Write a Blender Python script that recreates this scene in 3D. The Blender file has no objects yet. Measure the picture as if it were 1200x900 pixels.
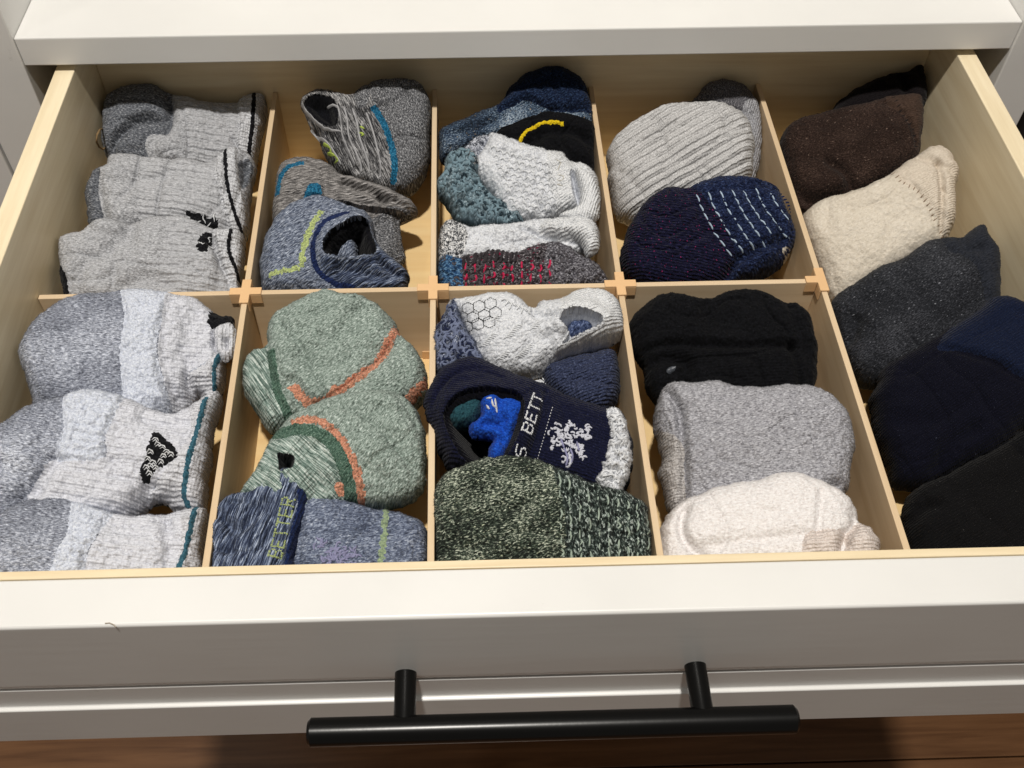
import bpy, math, random
import numpy as np
from mathutils import Matrix, Vector
from mathutils.geometry import delaunay_2d_cdt
rng = np.random.default_rng(7)
random.seed(7)
U = 0.1                                   # one layout unit = 10 cm
scene = bpy.context.scene
COL = scene.collection

# ------------------------------------------------------------------ camera
F, CX, CY = 1171.56, 570.455, 447.385     # solved from the photograph (1200 x 900)
CAM = np.array([1.1609, -1.8052, 3.4051])
PITCH, YAW, ROLL = math.radians(35) + 0.0526, -0.0282, 0.002
def rot(ax, a):
    return np.array(Matrix.Rotation(a, 3, ax))
RM = rot('Z', YAW) @ rot('X', PITCH) @ rot('Y', ROLL)
cd = bpy.data.cameras.new('camera')
cam = bpy.data.objects.new('camera', cd); COL.objects.link(cam)
m4 = np.eye(4); m4[:3, :3] = RM; m4[:3, 3] = CAM * U
cam.matrix_world = Matrix(m4.tolist())
cd.sensor_fit = 'HORIZONTAL'; cd.sensor_width = 36
cd.lens = F / 1200 * 36
cd.shift_x = (600 - CX) / 1200; cd.shift_y = (CY - 450) / 1200
cd.clip_start = 0.01; cd.clip_end = 50
scene.camera = cam

# ------------------------------------------------------------------ world, lamps, exposure
w = bpy.data.worlds.new('World'); scene.world = w; w.use_nodes = True
w.node_tree.nodes['Background'].inputs[0].default_value = (1.0, 0.93, 0.84, 1)
w.node_tree.nodes['Background'].inputs[1].default_value = 0.14
def spot(name, loc, power, size, col, target=(0.15, 0.15, 0), ang=100, blend=.6):
    l = bpy.data.lights.new(name, 'SPOT'); l.energy = power; l.shadow_soft_size = size
    l.color = col; l.spot_size = math.radians(ang); l.spot_blend = blend
    o = bpy.data.objects.new(name, l); COL.objects.link(o); o.location = loc
    o.rotation_euler = (Vector(target) - Vector(loc)).to_track_quat('-Z', 'Y').to_euler()
    return o
spot('ceiling_downlight', (0.03, -0.24, 1.75), 132, 0.04, (1.0, 0.955, 0.885))
spot('ceiling_downlight', (-0.75, -0.30, 1.75), 10, 0.05, (1.0, 0.955, 0.88))
scene.view_settings.view_transform = 'Standard'
scene.view_settings.look = 'None'
scene.view_settings.exposure = 0.0
scene.view_settings.gamma = 1.0
scene.view_settings.use_curve_mapping = False
scene.cycles.use_denoising = True
scene.cycles.max_bounces = 8
scene.cycles.diffuse_bounces = 4

# ------------------------------------------------------------------ pixel rays of the traced outlines
def rays(uv):
    uv = np.atleast_2d(np.asarray(uv, float))
    d = np.stack([(uv[:, 0] - CX) / F, -(uv[:, 1] - CY) / F, -np.ones(len(uv))], 1)
    return d @ RM.T
def on_z(u, v, z):
    d = rays((u, v))[0]; return CAM + d * (z - CAM[2]) / d[2]
def on_y(u, v, y):
    d = rays((u, v))[0]; return CAM + d * (y - CAM[1]) / d[1]
def on_x(u, v, x):
    d = rays((u, v))[0]; return CAM + d * (x - CAM[0]) / d[0]

# ------------------------------------------------------------------ layout of the drawer (units)
XL, XR, TW = -1.070, 4.0215, 0.112
YR, YB = 1.785, 3.493
H, ZF = -0.391, -0.94                     # divider tops, drawer bottom
T1, T2, ZA = 0.0343, 0.232, -0.5917
DIV = [(0.026, -0.022), (0.972, 0.972), (1.945, 1.950), (3.0, 3.0)]   # x at front and back
DT = 0.015                                # half thickness
SX0, SX1, SY, SZ0, SZ1 = -1.3324, 4.3054, 3.165, 0.045, 0.222

# ------------------------------------------------------------------ small helpers
def lin(c):
    c = np.asarray(c, float) / 255
    return np.where(c <= .04045, c / 12.92, ((c + .055) / 1.055) ** 2.4)
def C(r, g, b, k=0.9):
    return tuple(float(x) for x in np.clip(lin((r, g, b)) * k * (1, 1.04, 1.12), 0.002, .86)) + (1,)
def tag(o, label=None, cat=None, group=None, kind=None):
    if label: o['label'] = label
    if cat: o['category'] = cat
    if group: o['group'] = group
    if kind: o['kind'] = kind
    return o
def empty(name, loc, parent=None):
    o = bpy.data.objects.new(name, None); COL.objects.link(o)
    o.location = Vector(loc) * U; o.empty_display_size = .02
    if parent: o.parent = parent
    return o
def link(name, me, mat, parent=None):
    o = bpy.data.objects.new(name, me); COL.objects.link(o)
    if mat: me.materials.append(mat)
    if parent:
        o.parent = parent
        bpy_inv(o, parent)
    return o
WORLD = {}
def bpy_inv(o, parent):
    # meshes hold scene coordinates; undo every ancestor's own location
    t = Vector((0, 0, 0)); p = parent
    while p is not None:
        t += p.location; p = p.parent
    o.location = -t
def mesh_np(name, v, tris, uv=None, normals=None):
    me = bpy.data.meshes.new(name)
    n, t = len(v), len(tris)
    me.vertices.add(n); me.vertices.foreach_set('co', np.asarray(v, np.float32).ravel())
    me.loops.add(t * 3); me.loops.foreach_set('vertex_index', np.asarray(tris, np.int32).ravel())
    me.polygons.add(t)
    me.polygons.foreach_set('loop_start', np.arange(0, t * 3, 3, dtype=np.int32))
    me.polygons.foreach_set('use_smooth', np.ones(t, bool))
    if uv is not None:
        l = me.uv_layers.new(name='UVMap')
        l.data.foreach_set('uv', np.asarray(uv, np.float32)[np.asarray(tris).ravel()].ravel())
    me.update(calc_edges=True)
    if normals is not None:
        me.normals_split_custom_set_from_vertices(np.asarray(normals, np.float32).tolist())
    return me
def pydata(name, v, f, mat, parent=None, smooth=False):
    me = bpy.data.meshes.new(name)
    me.from_pydata([tuple(np.asarray(p) * U) for p in v], [], f); me.update()
    if smooth:
        for p in me.polygons: p.use_smooth = True
    return link(name, me, mat, parent)
def bevel(o, wdt, seg=2):
    b = o.modifiers.new('bevel', 'BEVEL'); b.width = wdt * U; b.segments = seg
    b.limit_method = 'ANGLE'; b.angle_limit = math.radians(40)
    return o
def board(name, quad, z0, z1, mat, parent=None, bev=0.004):
    # quad: four (x, y) corners, counter-clockwise
    v = [(x, y, z0) for x, y in quad] + [(x, y, z1) for x, y in quad]
    f = [(3, 2, 1, 0), (4, 5, 6, 7)] + [(i, (i + 1) % 4, 4 + (i + 1) % 4, 4 + i) for i in range(4)]
    o = pydata(name, v, f, mat, parent)
    return bevel(o, bev) if bev else o
def box(name, x0, x1, y0, y1, z0, z1, mat, parent=None, bev=0.004):
    return board(name, [(x0, y0), (x1, y0), (x1, y1), (x0, y1)], z0, z1, mat, parent, bev)

# ------------------------------------------------------------------ materials
def nodes(name):
    m = bpy.data.materials.new(name); m.use_nodes = True
    nt = m.node_tree; return m, nt, nt.nodes['Principled BSDF']
def N(nt, t, **kw):
    n = nt.nodes.new(t)
    for k, v in kw.items():
        if k in n.inputs: n.inputs[k].default_value = v
        else: setattr(n, k, v)
    return n
def ramp(nt, stops):
    r = nt.nodes.new('ShaderNodeValToRGB'); e = r.color_ramp.elements
    while len(e) < len(stops): e.new(.5)
    for q, (p, c) in zip(e, stops): q.position = p; q.color = c
    return r
def paint(name, col, rough=.35, bump=.02):
    m, nt, b = nodes(name); L = nt.links.new
    tc = N(nt, 'ShaderNodeTexCoord')
    n1 = N(nt, 'ShaderNodeTexNoise', Scale=14., Detail=4.); L(tc.outputs['Object'], n1.inputs['Vector'])
    r = ramp(nt, [(.3, tuple(c * .94 for c in col[:3]) + (1,)), (.7, col)])
    L(n1.outputs['Fac'], r.inputs['Fac']); L(r.outputs['Color'], b.inputs['Base Color'])
    n3 = N(nt, 'ShaderNodeTexNoise', Scale=34., Detail=8., Roughness=.75); L(tc.outputs['Object'], n3.inputs['Vector'])
    r3 = ramp(nt, [(.27, tuple(c * .80 for c in col[:3]) + (1,)), (.33, (1, 1, 1, 1))]); L(n3.outputs['Fac'], r3.inputs['Fac'])
    mu = N(nt, 'ShaderNodeMix', data_type='RGBA', blend_type='MULTIPLY'); mu.inputs['Factor'].default_value = .4
    L(r.outputs['Color'], mu.inputs['A']); L(r3.outputs['Color'], mu.inputs['B']); L(mu.outputs['Result'], b.inputs['Base Color'])
    n2 = N(nt, 'ShaderNodeTexNoise', Scale=260., Detail=3.)
    mp = N(nt, 'ShaderNodeMapping'); mp.inputs['Scale'].default_value = (.12, 1, 1)
    L(tc.outputs['Object'], mp.inputs['Vector']); L(mp.outputs[0], n2.inputs['Vector'])
    bp = N(nt, 'ShaderNodeBump', Strength=bump * 4, Distance=.0006); L(n2.outputs['Fac'], bp.inputs['Height'])
    L(bp.outputs[0], b.inputs['Normal'])
    rr = N(nt, 'ShaderNodeMapRange'); rr.inputs['To Min'].default_value = rough * .8; rr.inputs['To Max'].default_value = rough * 1.3
    L(n1.outputs['Fac'], rr.inputs['Value']); L(rr.outputs[0], b.inputs['Roughness'])
    return m
def wood(name, c0, c1, axis='y', rough=.45, grain=1.0):
    m, nt, b = nodes(name); L = nt.links.new
    tc = N(nt, 'ShaderNodeTexCoord'); mp = N(nt, 'ShaderNodeMapping')
    s = {'x': (.06, 1, 1), 'y': (1, .06, 1), 'z': (1, 1, .06)}[axis]
    mp.inputs['Scale'].default_value = s
    L(tc.outputs['Object'], mp.inputs['Vector'])
    n0 = N(nt, 'ShaderNodeTexNoise', Scale=16., Detail=2., Distortion=.8); L(mp.outputs[0], n0.inputs['Vector'])
    n1 = N(nt, 'ShaderNodeTexNoise', Scale=240., Detail=5., Roughness=.65); L(mp.outputs[0], n1.inputs['Vector'])
    n2 = N(nt, 'ShaderNodeTexNoise', Scale=70., Detail=3., Distortion=1.2); L(mp.outputs[0], n2.inputs['Vector'])
    a = N(nt, 'ShaderNodeMath', operation='MULTIPLY_ADD'); L(n1.outputs['Fac'], a.inputs[0]); a.inputs[1].default_value = .45 * grain
    L(n2.outputs['Fac'], a.inputs[2])
    a2 = N(nt, 'ShaderNodeMath', operation='MULTIPLY_ADD'); L(n0.outputs['Fac'], a2.inputs[0]); a2.inputs[1].default_value = .6; L(a.outputs[0], a2.inputs[2])
    mr = N(nt, 'ShaderNodeMapRange'); mr.inputs['From Min'].default_value = .65; mr.inputs['From Max'].default_value = 1.4
    L(a2.outputs[0], mr.inputs['Value'])
    r = ramp(nt, [(0, c1), (1, c0)]); L(mr.outputs[0], r.inputs['Fac'])
    L(r.outputs['Color'], b.inputs['Base Color'])
    b.inputs['Roughness'].default_value = rough
    bp = N(nt, 'ShaderNodeBump', Strength=.12, Distance=.0004); L(n1.outputs['Fac'], bp.inputs['Height']); L(bp.outputs[0], b.inputs['Normal'])
    return m
MATS = {}
def knit(name, stops, su=.5, sv=.5, det=3., bump='terry', bs=.6, cell=1.4, fleck=None, dist=.4, patch=None, sheen=.25):
    """yarn colours from stretched noise (UV in mm, U along the sock), relief from stitches"""
    if name in MATS: return MATS[name]
    m, nt, b = nodes(name); L = nt.links.new
    uv = N(nt, 'ShaderNodeUVMap'); uv.uv_map = 'UVMap'
    def mapped(sx, sy):
        mp = N(nt, 'ShaderNodeMapping'); mp.inputs['Scale'].default_value = (sx, sy, 1)
        L(uv.outputs[0], mp.inputs['Vector']); return mp.outputs[0]
    n = N(nt, 'ShaderNodeTexNoise', Scale=1., Detail=det, Roughness=.6, Distortion=dist); L(mapped(su * 1.8, sv * 1.8), n.inputs['Vector'])
    fac = n.outputs['Fac']
    if patch:                                   # slow drift of the mix along the sock
        n3 = N(nt, 'ShaderNodeTexNoise', Scale=1., Detail=2.); L(mapped(*patch[:2]), n3.inputs['Vector'])
        ad = N(nt, 'ShaderNodeMath', operation='MULTIPLY_ADD'); L(n3.outputs['Fac'], ad.inputs[0]); ad.inputs[1].default_value = patch[2]
        sb = N(nt, 'ShaderNodeMath', operation='SUBTRACT'); L(fac, sb.inputs[0]); sb.inputs[1].default_value = patch[2] * .5
        L(sb.outputs[0], ad.inputs[2]); fac = ad.outputs[0]
    mean = np.mean([c[:3] for _, c in stops], 0)
    q_ = .03 if name.startswith(('olive', 'tweed', 'black_grey', 'denim')) else .12; mm_ = float(mean.mean()); lift_ = 1 + .16 * min(1, mm_ / .2) * max(0, min(1, (.60 - mm_) / .15))
    stops = [(p_, tuple(np.clip((np.array(c[:3]) * (1 - q_) + mean * q_) * lift_, 0, .82)) + (1,)) for p_, c in stops]
    r = ramp(nt, stops); L(fac, r.inputs['Fac']); colr = r.outputs['Color']
    if fleck:                                   # (colour, threshold, su, sv)
        n2 = N(nt, 'ShaderNodeTexNoise', Scale=1., Detail=1.); L(mapped(fleck[2], fleck[3]), n2.inputs['Vector'])
        st = N(nt, 'ShaderNodeMapRange'); st.inputs['From Min'].default_value = fleck[1]; st.inputs['From Max'].default_value = fleck[1] + .04
        L(n2.outputs['Fac'], st.inputs['Value'])
        mx = N(nt, 'ShaderNodeMix', data_type='RGBA'); L(st.outputs[0], mx.inputs['Factor'])
        L(colr, mx.inputs['A']); mx.inputs['B'].default_value = fleck[0]; colr = mx.outputs['Result']
    L(colr, b.inputs['Base Color'])
    b.inputs['Roughness'].default_value = .92
    b.inputs['Specular IOR Level'].default_value = .08
    b.inputs['Sheen Weight'].default_value = sheen * .15; b.inputs['Sheen Roughness'].default_value = .5
    if bump == 'terry':
        vo = N(nt, 'ShaderNodeTexVoronoi', Scale=1.); L(mapped(1 / cell, 1.25 / cell), vo.inputs['Vector'])
        n4 = N(nt, 'ShaderNodeTexNoise', Scale=1., Detail=3.); L(mapped(.9, .9), n4.inputs['Vector'])
        h = N(nt, 'ShaderNodeMath', operation='SUBTRACT'); L(n4.outputs['Fac'], h.inputs[0]); L(vo.outputs['Distance'], h.inputs[1]); hh = h.outputs[0]
    else:
        # wales (columns along U) crossed by courses, wobbled by noise
        n4 = N(nt, 'ShaderNodeTexNoise', Scale=1., Detail=2.); L(mapped(.25, .25), n4.inputs['Vector'])
        sep = N(nt, 'ShaderNodeSeparateXYZ'); L(uv.outputs[0], sep.inputs[0])
        def wave(sock, period, wob):
            a = N(nt, 'ShaderNodeMath', operation='MULTIPLY_ADD'); L(sock, a.inputs[0]); a.inputs[1].default_value = 6.2832 / period
            k = N(nt, 'ShaderNodeMath', operation='MULTIPLY'); L(n4.outputs['Fac'], k.inputs[0]); k.inputs[1].default_value = wob
            L(k.outputs[0], a.inputs[2])
            s = N(nt, 'ShaderNodeMath', operation='SINE'); L(a.outputs[0], s.inputs[0]); return s.outputs[0]
        wv = wave(sep.outputs['Y'], cell, 5.); wu = wave(sep.outputs['X'], cell * .8, 5.)
        k = .3 if bump == 'rib' else .8
        h = N(nt, 'ShaderNodeMath', operation='MULTIPLY_ADD'); L(wu, h.inputs[0]); h.inputs[1].default_value = k * .3; 
        q = N(nt, 'ShaderNodeMath', operation='MULTIPLY'); L(wv, q.inputs[0]); q.inputs[1].default_value = .35; L(q.outputs[0], h.inputs[2])
        n5 = N(nt, 'ShaderNodeTexNoise', Scale=1., Detail=3.); L(mapped(1.2, 1.2), n5.inputs['Vector'])
        h2 = N(nt, 'ShaderNodeMath', operation='MULTIPLY_ADD'); L(n5.outputs['Fac'], h2.inputs[0]); h2.inputs[1].default_value = .9; L(h.outputs[0], h2.inputs[2]); hh = h2.outputs[0]
    bp = N(nt, 'ShaderNodeBump', Strength=bs, Distance=.001); L(hh, bp.inputs['Height']); L(bp.outputs[0], b.inputs['Normal'])
    MATS[name] = m
    return m
def plain(name, col, rough=.9):
    if name in MATS: return MATS[name]
    m, nt, b = nodes(name); L = nt.links.new
    tc = N(nt, 'ShaderNodeTexCoord'); n = N(nt, 'ShaderNodeTexNoise', Scale=900., Detail=2.); L(tc.outputs['Object'], n.inputs['Vector'])
    r = ramp(nt, [(.3, tuple(c * .7 for c in col[:3]) + (1,)), (.7, col)]); L(n.outputs['Fac'], r.inputs['Fac']); L(r.outputs['Color'], b.inputs['Base Color'])
    b.inputs['Roughness'].default_value = rough; b.inputs['Specular IOR Level'].default_value = .2
    MATS[name] = m
    return m

white_paint = paint('white_paint', (.745, .738, .718, 1), .34, .018)
wall_paint = paint('wall_paint', (.62, .60, .56, 1), .6)
maple = wood('maple_lengthwise', C(250, 231, 192), C(218, 192, 146), 'y', .42, 1.6)
maple_x = wood('maple_crosswise', C(248, 228, 188), C(216, 188, 142), 'x', .42, 1.6)
ply = wood('maple_bottom', C(246, 214, 156), C(232, 192, 130), 'x')
mdf = wood('thin_board', C(232, 205, 166), C(204, 172, 130), 'y', .6, 1.0)
mdf_x = wood('thin_board_crosswise', C(232, 206, 168), C(206, 174, 132), 'x', .6, 1.0)
clip_mat = paint('peach_plastic', C(234, 188, 134), .5)
def metal():
    m, nt, b = nodes('black_metal'); b.inputs['Base Color'].default_value = (.0022, .0022, .0022, 1)
    b.inputs['Roughness'].default_value = .27; b.inputs['Specular IOR Level'].default_value = .30
    L = nt.links.new; tc = N(nt, 'ShaderNodeTexCoord'); n = N(nt, 'ShaderNodeTexNoise', Scale=400., Detail=3.); L(tc.outputs['Object'], n.inputs['Vector'])
    bp = N(nt, 'ShaderNodeBump', Strength=.05, Distance=.0003); L(n.outputs['Fac'], bp.inputs['Height']); L(bp.outputs[0], b.inputs['Normal'])
    return m
black_metal = metal()
floor_mat = wood('floor_wood', (.25, .12, .052, 1), (.10, .042, .016, 1), 'x', .35)

# ================================================================== structure
fl = box('floor', -14, 18, -16, 12, -8.2, -8.0, floor_mat, None, 0); tag(fl, kind='structure')
for k in range(14):
    y0 = -2.6 + k * .9 - 3.0
    for x0 in (-11.5 + (k % 3) * .9, 9.5 + (k % 3) * .9):
        pl = box('plank', x0 + .008, x0 + 20.99, y0 + .008, y0 + .892, -7.99, -7.93, floor_mat, fl, .01)
wl = box('wall', -14, -1.9, 4.3, 4.5, -8, 14, wall_paint, None, 0); tag(wl, kind='structure')

dk = box('wall', SX1 + .5, 18, 3.9, 4.1, -8, 14, paint('gap_shade', (.012, .011, .010, 1), .6), None, 0); tag(dk, kind='structure')  # stands for an open gap, not a wall; its shade is painted near-black
cab = empty('cabinet', (1.5, SY, -8)); tag(cab, 'white painted cabinet with a thick top shelf over the open drawer', 'cabinet')
box('shelf', SX0 + .002, SX1 - .002, SY, 9.0, SZ0, SZ1, white_paint, cab, .008)
box('side_panel', SX0 - .34, SX0, SY - .01, 9.0, -8, 9, white_paint, cab, .008)
box('side_panel', SX1, SX1 + .26, SY - .01, 9.0, -8, 9, white_paint, cab, .008)
box('door_stile', SX0 - .80, SX0 - .36, SY - .01, SY + .20, -8, 9, white_paint, cab, .012)
box('back_panel', SX0, SX1, 9.0, 9.1, -8, 9, white_paint, cab, 0)
box('shelf', SX0 + .002, SX1 - .002, SY + .02, 9.0, -1.35, -1.2, white_paint, cab, .008)

# ---- the drawer
dr = empty('drawer', (1.5, 1.5, ZF - .06)); tag(dr, 'open pale maple drawer with a white front and black bar handle', 'drawer')
box('side_board', XL - TW, XL, -T1 + .002, YB + .12, ZF - .1, 0, maple, dr, .006)
box('side_board', XR, XR + TW, -T1 + .002, YB + .12, ZF - .1, 0, maple, dr, .006)
box('back_board', XL + .001, XR - .001, YB, YB + .11, ZF - .1, -.004, maple_x, dr, .006)
box('front_board', XL + .001, XR - .001, -T1, 0, ZF - .1, 0, maple_x, dr, .004)
box('bottom_board', XL + .001, XR - .001, .001, YB - .001, ZF - .06, ZF, ply, dr, 0)
fr = empty('drawer_front', (1.5, -.2, -.5), dr)
FX0, FX1 = XL - TW - .22, XR + TW + .22
def profile(name, prof, x0, x1, mat, parent, bev):
    n = len(prof)
    v = [(x0, y, z) for y, z in prof] + [(x1, y, z) for y, z in prof]
    f = [tuple(range(n))[::-1], tuple(range(n, 2 * n))] + [(i, (i + 1) % n, n + (i + 1) % n, n + i) for i in range(n)]
    o = pydata(name, v, f, mat, parent); return bevel(o, bev, 4)
profile('face', [(-T1 - .001, .001), (-T1 - .001, -.62), (-T2 + .03, -.598), (-T2 + .007, -.592), (-T2, -.545), (-T2, .001)], FX0, FX1, white_paint, fr, .014)
profile('lower_rail', [(-T1 - .001, -.624), (-T1 - .001, -1.12), (-.246, -1.15), (-.246, -.787), (-.226, -.783), (-.226, -.61), (-.20, -.604)], FX0, FX1, white_paint, fr, .006)
hd = empty('handle', (1.5, -.4, -.5), dr)
def cyl(name, a, b, r, mat, parent, seg=40, bev=.012):
    a, b = np.asarray(a, float), np.asarray(b, float); d = (b - a) / np.linalg.norm(b - a)
    s = np.cross(d, (0, 0, 1.)) if abs(d[2]) < .9 else np.cross(d, (1., 0, 0)); s /= np.linalg.norm(s); t = np.cross(d, s)
    v, f = [], []
    L_ = np.linalg.norm(b - a)
    prof = [(0, r - bev), (bev, r), (L_ - bev, r), (L_, r - bev)]
    for q, rr in prof:
        for k in range(seg):
            an = 2 * math.pi * k / seg
            v.append(a + d * q + rr * (math.cos(an) * s + math.sin(an) * t))
    for i in range(3):
        for k in range(seg):
            f.append((i * seg + k, i * seg + (k + 1) % seg, (i + 1) * seg + (k + 1) % seg, (i + 1) * seg + k))
    f.append(tuple(range(seg))[::-1]); f.append(tuple(range(3 * seg, 4 * seg)))
    o = pydata(name, v, f, mat, parent, True)
    e = o.modifiers.new('e', 'EDGE_SPLIT'); e.split_angle = math.radians(35)
    return o
HZ = -.515
hl, hr = on_z(361, 857, HZ), on_z(934, 844, HZ)
HY = (hl[1] + hr[1]) / 2
cyl('bar', (hl[0], HY, HZ), (hr[0], HY, HZ), .0555, black_metal, hd)
for u, v in ((475.5, 789), (814.5, 780)):
    p = on_y(u, v, -T2)
    cyl('post', (p[0], -T2 + .004, HZ), (p[0], HY, HZ), .044, black_metal, hd, bev=.002)

def tube(name, pts, r, mat, parent=None):
    v, f, m = [], [], len(pts); pts = np.asarray(pts, float)
    for i in range(m):
        t = pts[min(i + 1, m - 1)] - pts[max(i - 1, 0)]; t /= np.linalg.norm(t) + 1e-12
        a = np.cross(t, (0, 0, 1.)) if abs(t[2]) < .9 else np.cross(t, (1., 0, 0)); a /= np.linalg.norm(a); b = np.cross(t, a)
        for k in range(6): v.append(pts[i] + r * (math.cos(k * 1.0472) * a + math.sin(k * 1.0472) * b))
    for i in range(m - 1):
        for k in range(6): f.append((i * 6 + k, i * 6 + (k + 1) % 6, i * 6 + 6 + (k + 1) % 6, i * 6 + 6 + k))
    f += [tuple(range(6))[::-1], tuple(range(m * 6 - 6, m * 6))]
    return pydata(name, v, f, mat, parent, True)
tube('scratch', [on_z(u, v_, .0025) for u, v_ in ((123, 730.5), (128, 730), (133, 732), (136, 735))], .0024, plain('scratch_dark', (.46, .40, .33, 1)), fr)
th = tube('loose_thread', [on_x(u, v_, XL + .012 + d) for u, v_, d in ((123, 150, .01), (117, 152, .05), (113.5, 158, .06), (113, 166, .04), (116, 172, .02), (121, 175, .03), (126, 171, .05))], .006, plain('tan_thread', C(150, 122, 84)))
tag(th, 'loose tan thread curled against the left drawer wall', 'thread')

# ---- the divider grid
gd = empty('divider_grid', (1.5, YR, ZF)); tag(gd, 'grid of thin tan boards splitting the drawer into nine compartments', 'drawer divider')
for a, b in DIV:
    board('long_divider', [(a - DT, .004), (a + DT, .004), (b + DT, YB - .003), (b - DT, YB - .003)], ZF + .004, H, mdf, gd, .003)
dm = [a + (b - a) * YR / YB for a, b in DIV]
xs = [XL + .004] + dm
for i in range(4):
    box('cross_divider', xs[i] + (DT + .001 if i else 0), xs[i + 1] - DT - .001, YR - DT, YR + DT, ZF + .004, H - .001, mdf_x, gd, .003)
def clip(x, z, up, right=True):
    # a cross-shaped cap over the joint with skirts along each board
    arm, hw, t, sk = .082, .024, .007, .062
    pts = [(-hw, -arm), (hw, -arm), (hw, -hw), (arm, -hw), (arm, hw), (hw, hw), (hw, arm), (-hw, arm), (-hw, hw), (-arm, hw), (-arm, -hw), (-hw, -hw)]
    if not right: pts = [p for p in pts if p[0] < arm]
    n = len(pts); z0, z1 = (z + .002, z + .012) if up else (z - .010, z)
    v = [(x + p, YR + q, z0) for p, q in pts] + [(x + p, YR + q, z1) for p, q in pts]
    f = [tuple(range(n))[::-1], tuple(range(n, 2 * n))] + [(i, (i + 1) % n, n + (i + 1) % n, n + i) for i in range(n)]
    zs = (z0 - sk, z0) if up else (z1, z1 + sk)
    def bx(x0, x1, y0, y1):
        k = len(v); v.extend([(a, b, c) for c in zs for a, b in ((x0, y0), (x1, y0), (x1, y1), (x0, y1))])
        f.extend([(k + 3, k + 2, k + 1, k), (k + 4, k + 5, k + 6, k + 7)] + [(k + i, k + (i + 1) % 4, k + 4 + (i + 1) % 4, k + 4 + i) for i in range(4)])
    for s in (-1, 1):
        for q in (-1, 1):
            xa = sorted((x + s * (hw - t), x + s * hw)); ya = sorted((YR + q * hw, YR + q * arm)); bx(xa[0], xa[1], ya[0], ya[1])
            if s > 0 and not right: continue
            xa = sorted((x + s * hw, x + s * arm)); ya = sorted((YR + q * (hw - t), YR + q * hw)); bx(xa[0], xa[1], ya[0], ya[1])
    o = pydata('clip', v, f, clip_mat, gd); return bevel(o, .002, 1)
for i, x in enumerate(dm):
    clip(x, H, True, i < 3); clip(x, ZF + .004, False, i < 3)

# ================================================================== knitted things
def catmull(P, closed, step):
    P = np.asarray(P, float); n = len(P); out = []
    segs = n if closed else n - 1
    for i in range(segs):
        if closed: a, b, c, d = P[i - 1], P[i], P[(i + 1) % n], P[(i + 2) % n]
        else: a, b, c, d = P[max(i - 1, 0)], P[i], P[i + 1], P[min(i + 2, n - 1)]
        k = max(1, int(round(np.linalg.norm(c - b) / step)))
        t = (np.arange(k) / k)[:, None]
        out.append(.5 * (2 * b + (c - a) * t + (2 * a - 5 * b + 4 * c - d) * t ** 2 + (3 * b - a - 3 * c + d) * t ** 3))
    out = np.concatenate(out)
    return out if closed else np.vstack([out, P[-1]])
def inside(P, poly):
    od = np.argsort(P[:, 1]); x, y = P[od, 0], P[od, 1]; r = np.zeros(len(P), bool)
    A, B = poly, np.roll(poly, -1, 0)
    lo = np.searchsorted(y, np.minimum(A[:, 1], B[:, 1])); hi = np.searchsorted(y, np.maximum(A[:, 1], B[:, 1]))
    for i in np.nonzero(hi > lo)[0]:
        (a, b), (c, d), s = A[i], B[i], slice(lo[i], hi[i])
        r[s] ^= x[s] < (c - a) * (y[s] - b) / (d - b) + a
    out = np.empty_like(r); out[od] = r
    return out
def dist(P, line, closed=False, signed=False):
    n = len(line); best = np.full(len(P), 1e9); sg = np.ones(len(P))
    j = np.empty(len(P), int); l2 = (line ** 2).sum(1)
    for c in range(0, len(P), 4000): j[c:c + 4000] = (l2 - 2 * P[c:c + 4000] @ line.T).argmin(1)
    for off in (-1, 0):                       # the two pieces that meet at the nearest point
        i0 = j + off
        if closed: a, b = line[i0 % n], line[(i0 + 1) % n]
        else: a, b = line[np.clip(i0, 0, n - 2)], line[np.clip(i0, 0, n - 2) + 1]
        d = b - a; L2 = (d ** 2).sum(1) + 1e-14
        t = np.clip(((P - a) * d).sum(1) / L2, 0, 1); q = P - a - t[:, None] * d
        dd = (q ** 2).sum(1); k = dd < best; best[k] = dd[k]
        sg[k] = np.sign(d[k, 0] * q[k, 1] - d[k, 1] * q[k, 0])
    best = np.sqrt(best)
    return (best, sg) if signed else best
TAB = rng.random((256, 256)).astype(np.float32)
def vnoise(x, y):
    xi, yi = np.floor(x).astype(int), np.floor(y).astype(int); fx, fy = x - xi, y - yi
    fx = fx * fx * (3 - 2 * fx); fy = fy * fy * (3 - 2 * fy)
    g = lambda i, j: TAB[i & 255, j & 255]
    return (g(xi, yi) * (1 - fx) + g(xi + 1, yi) * fx) * (1 - fy) + (g(xi, yi + 1) * (1 - fx) + g(xi + 1, yi + 1) * fx) * fy - .5
def sstep(x): x = np.clip(x, 0, 1); return x * x * (3 - 2 * x)
FUZZ = []
STEP = 0.0062
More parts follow.
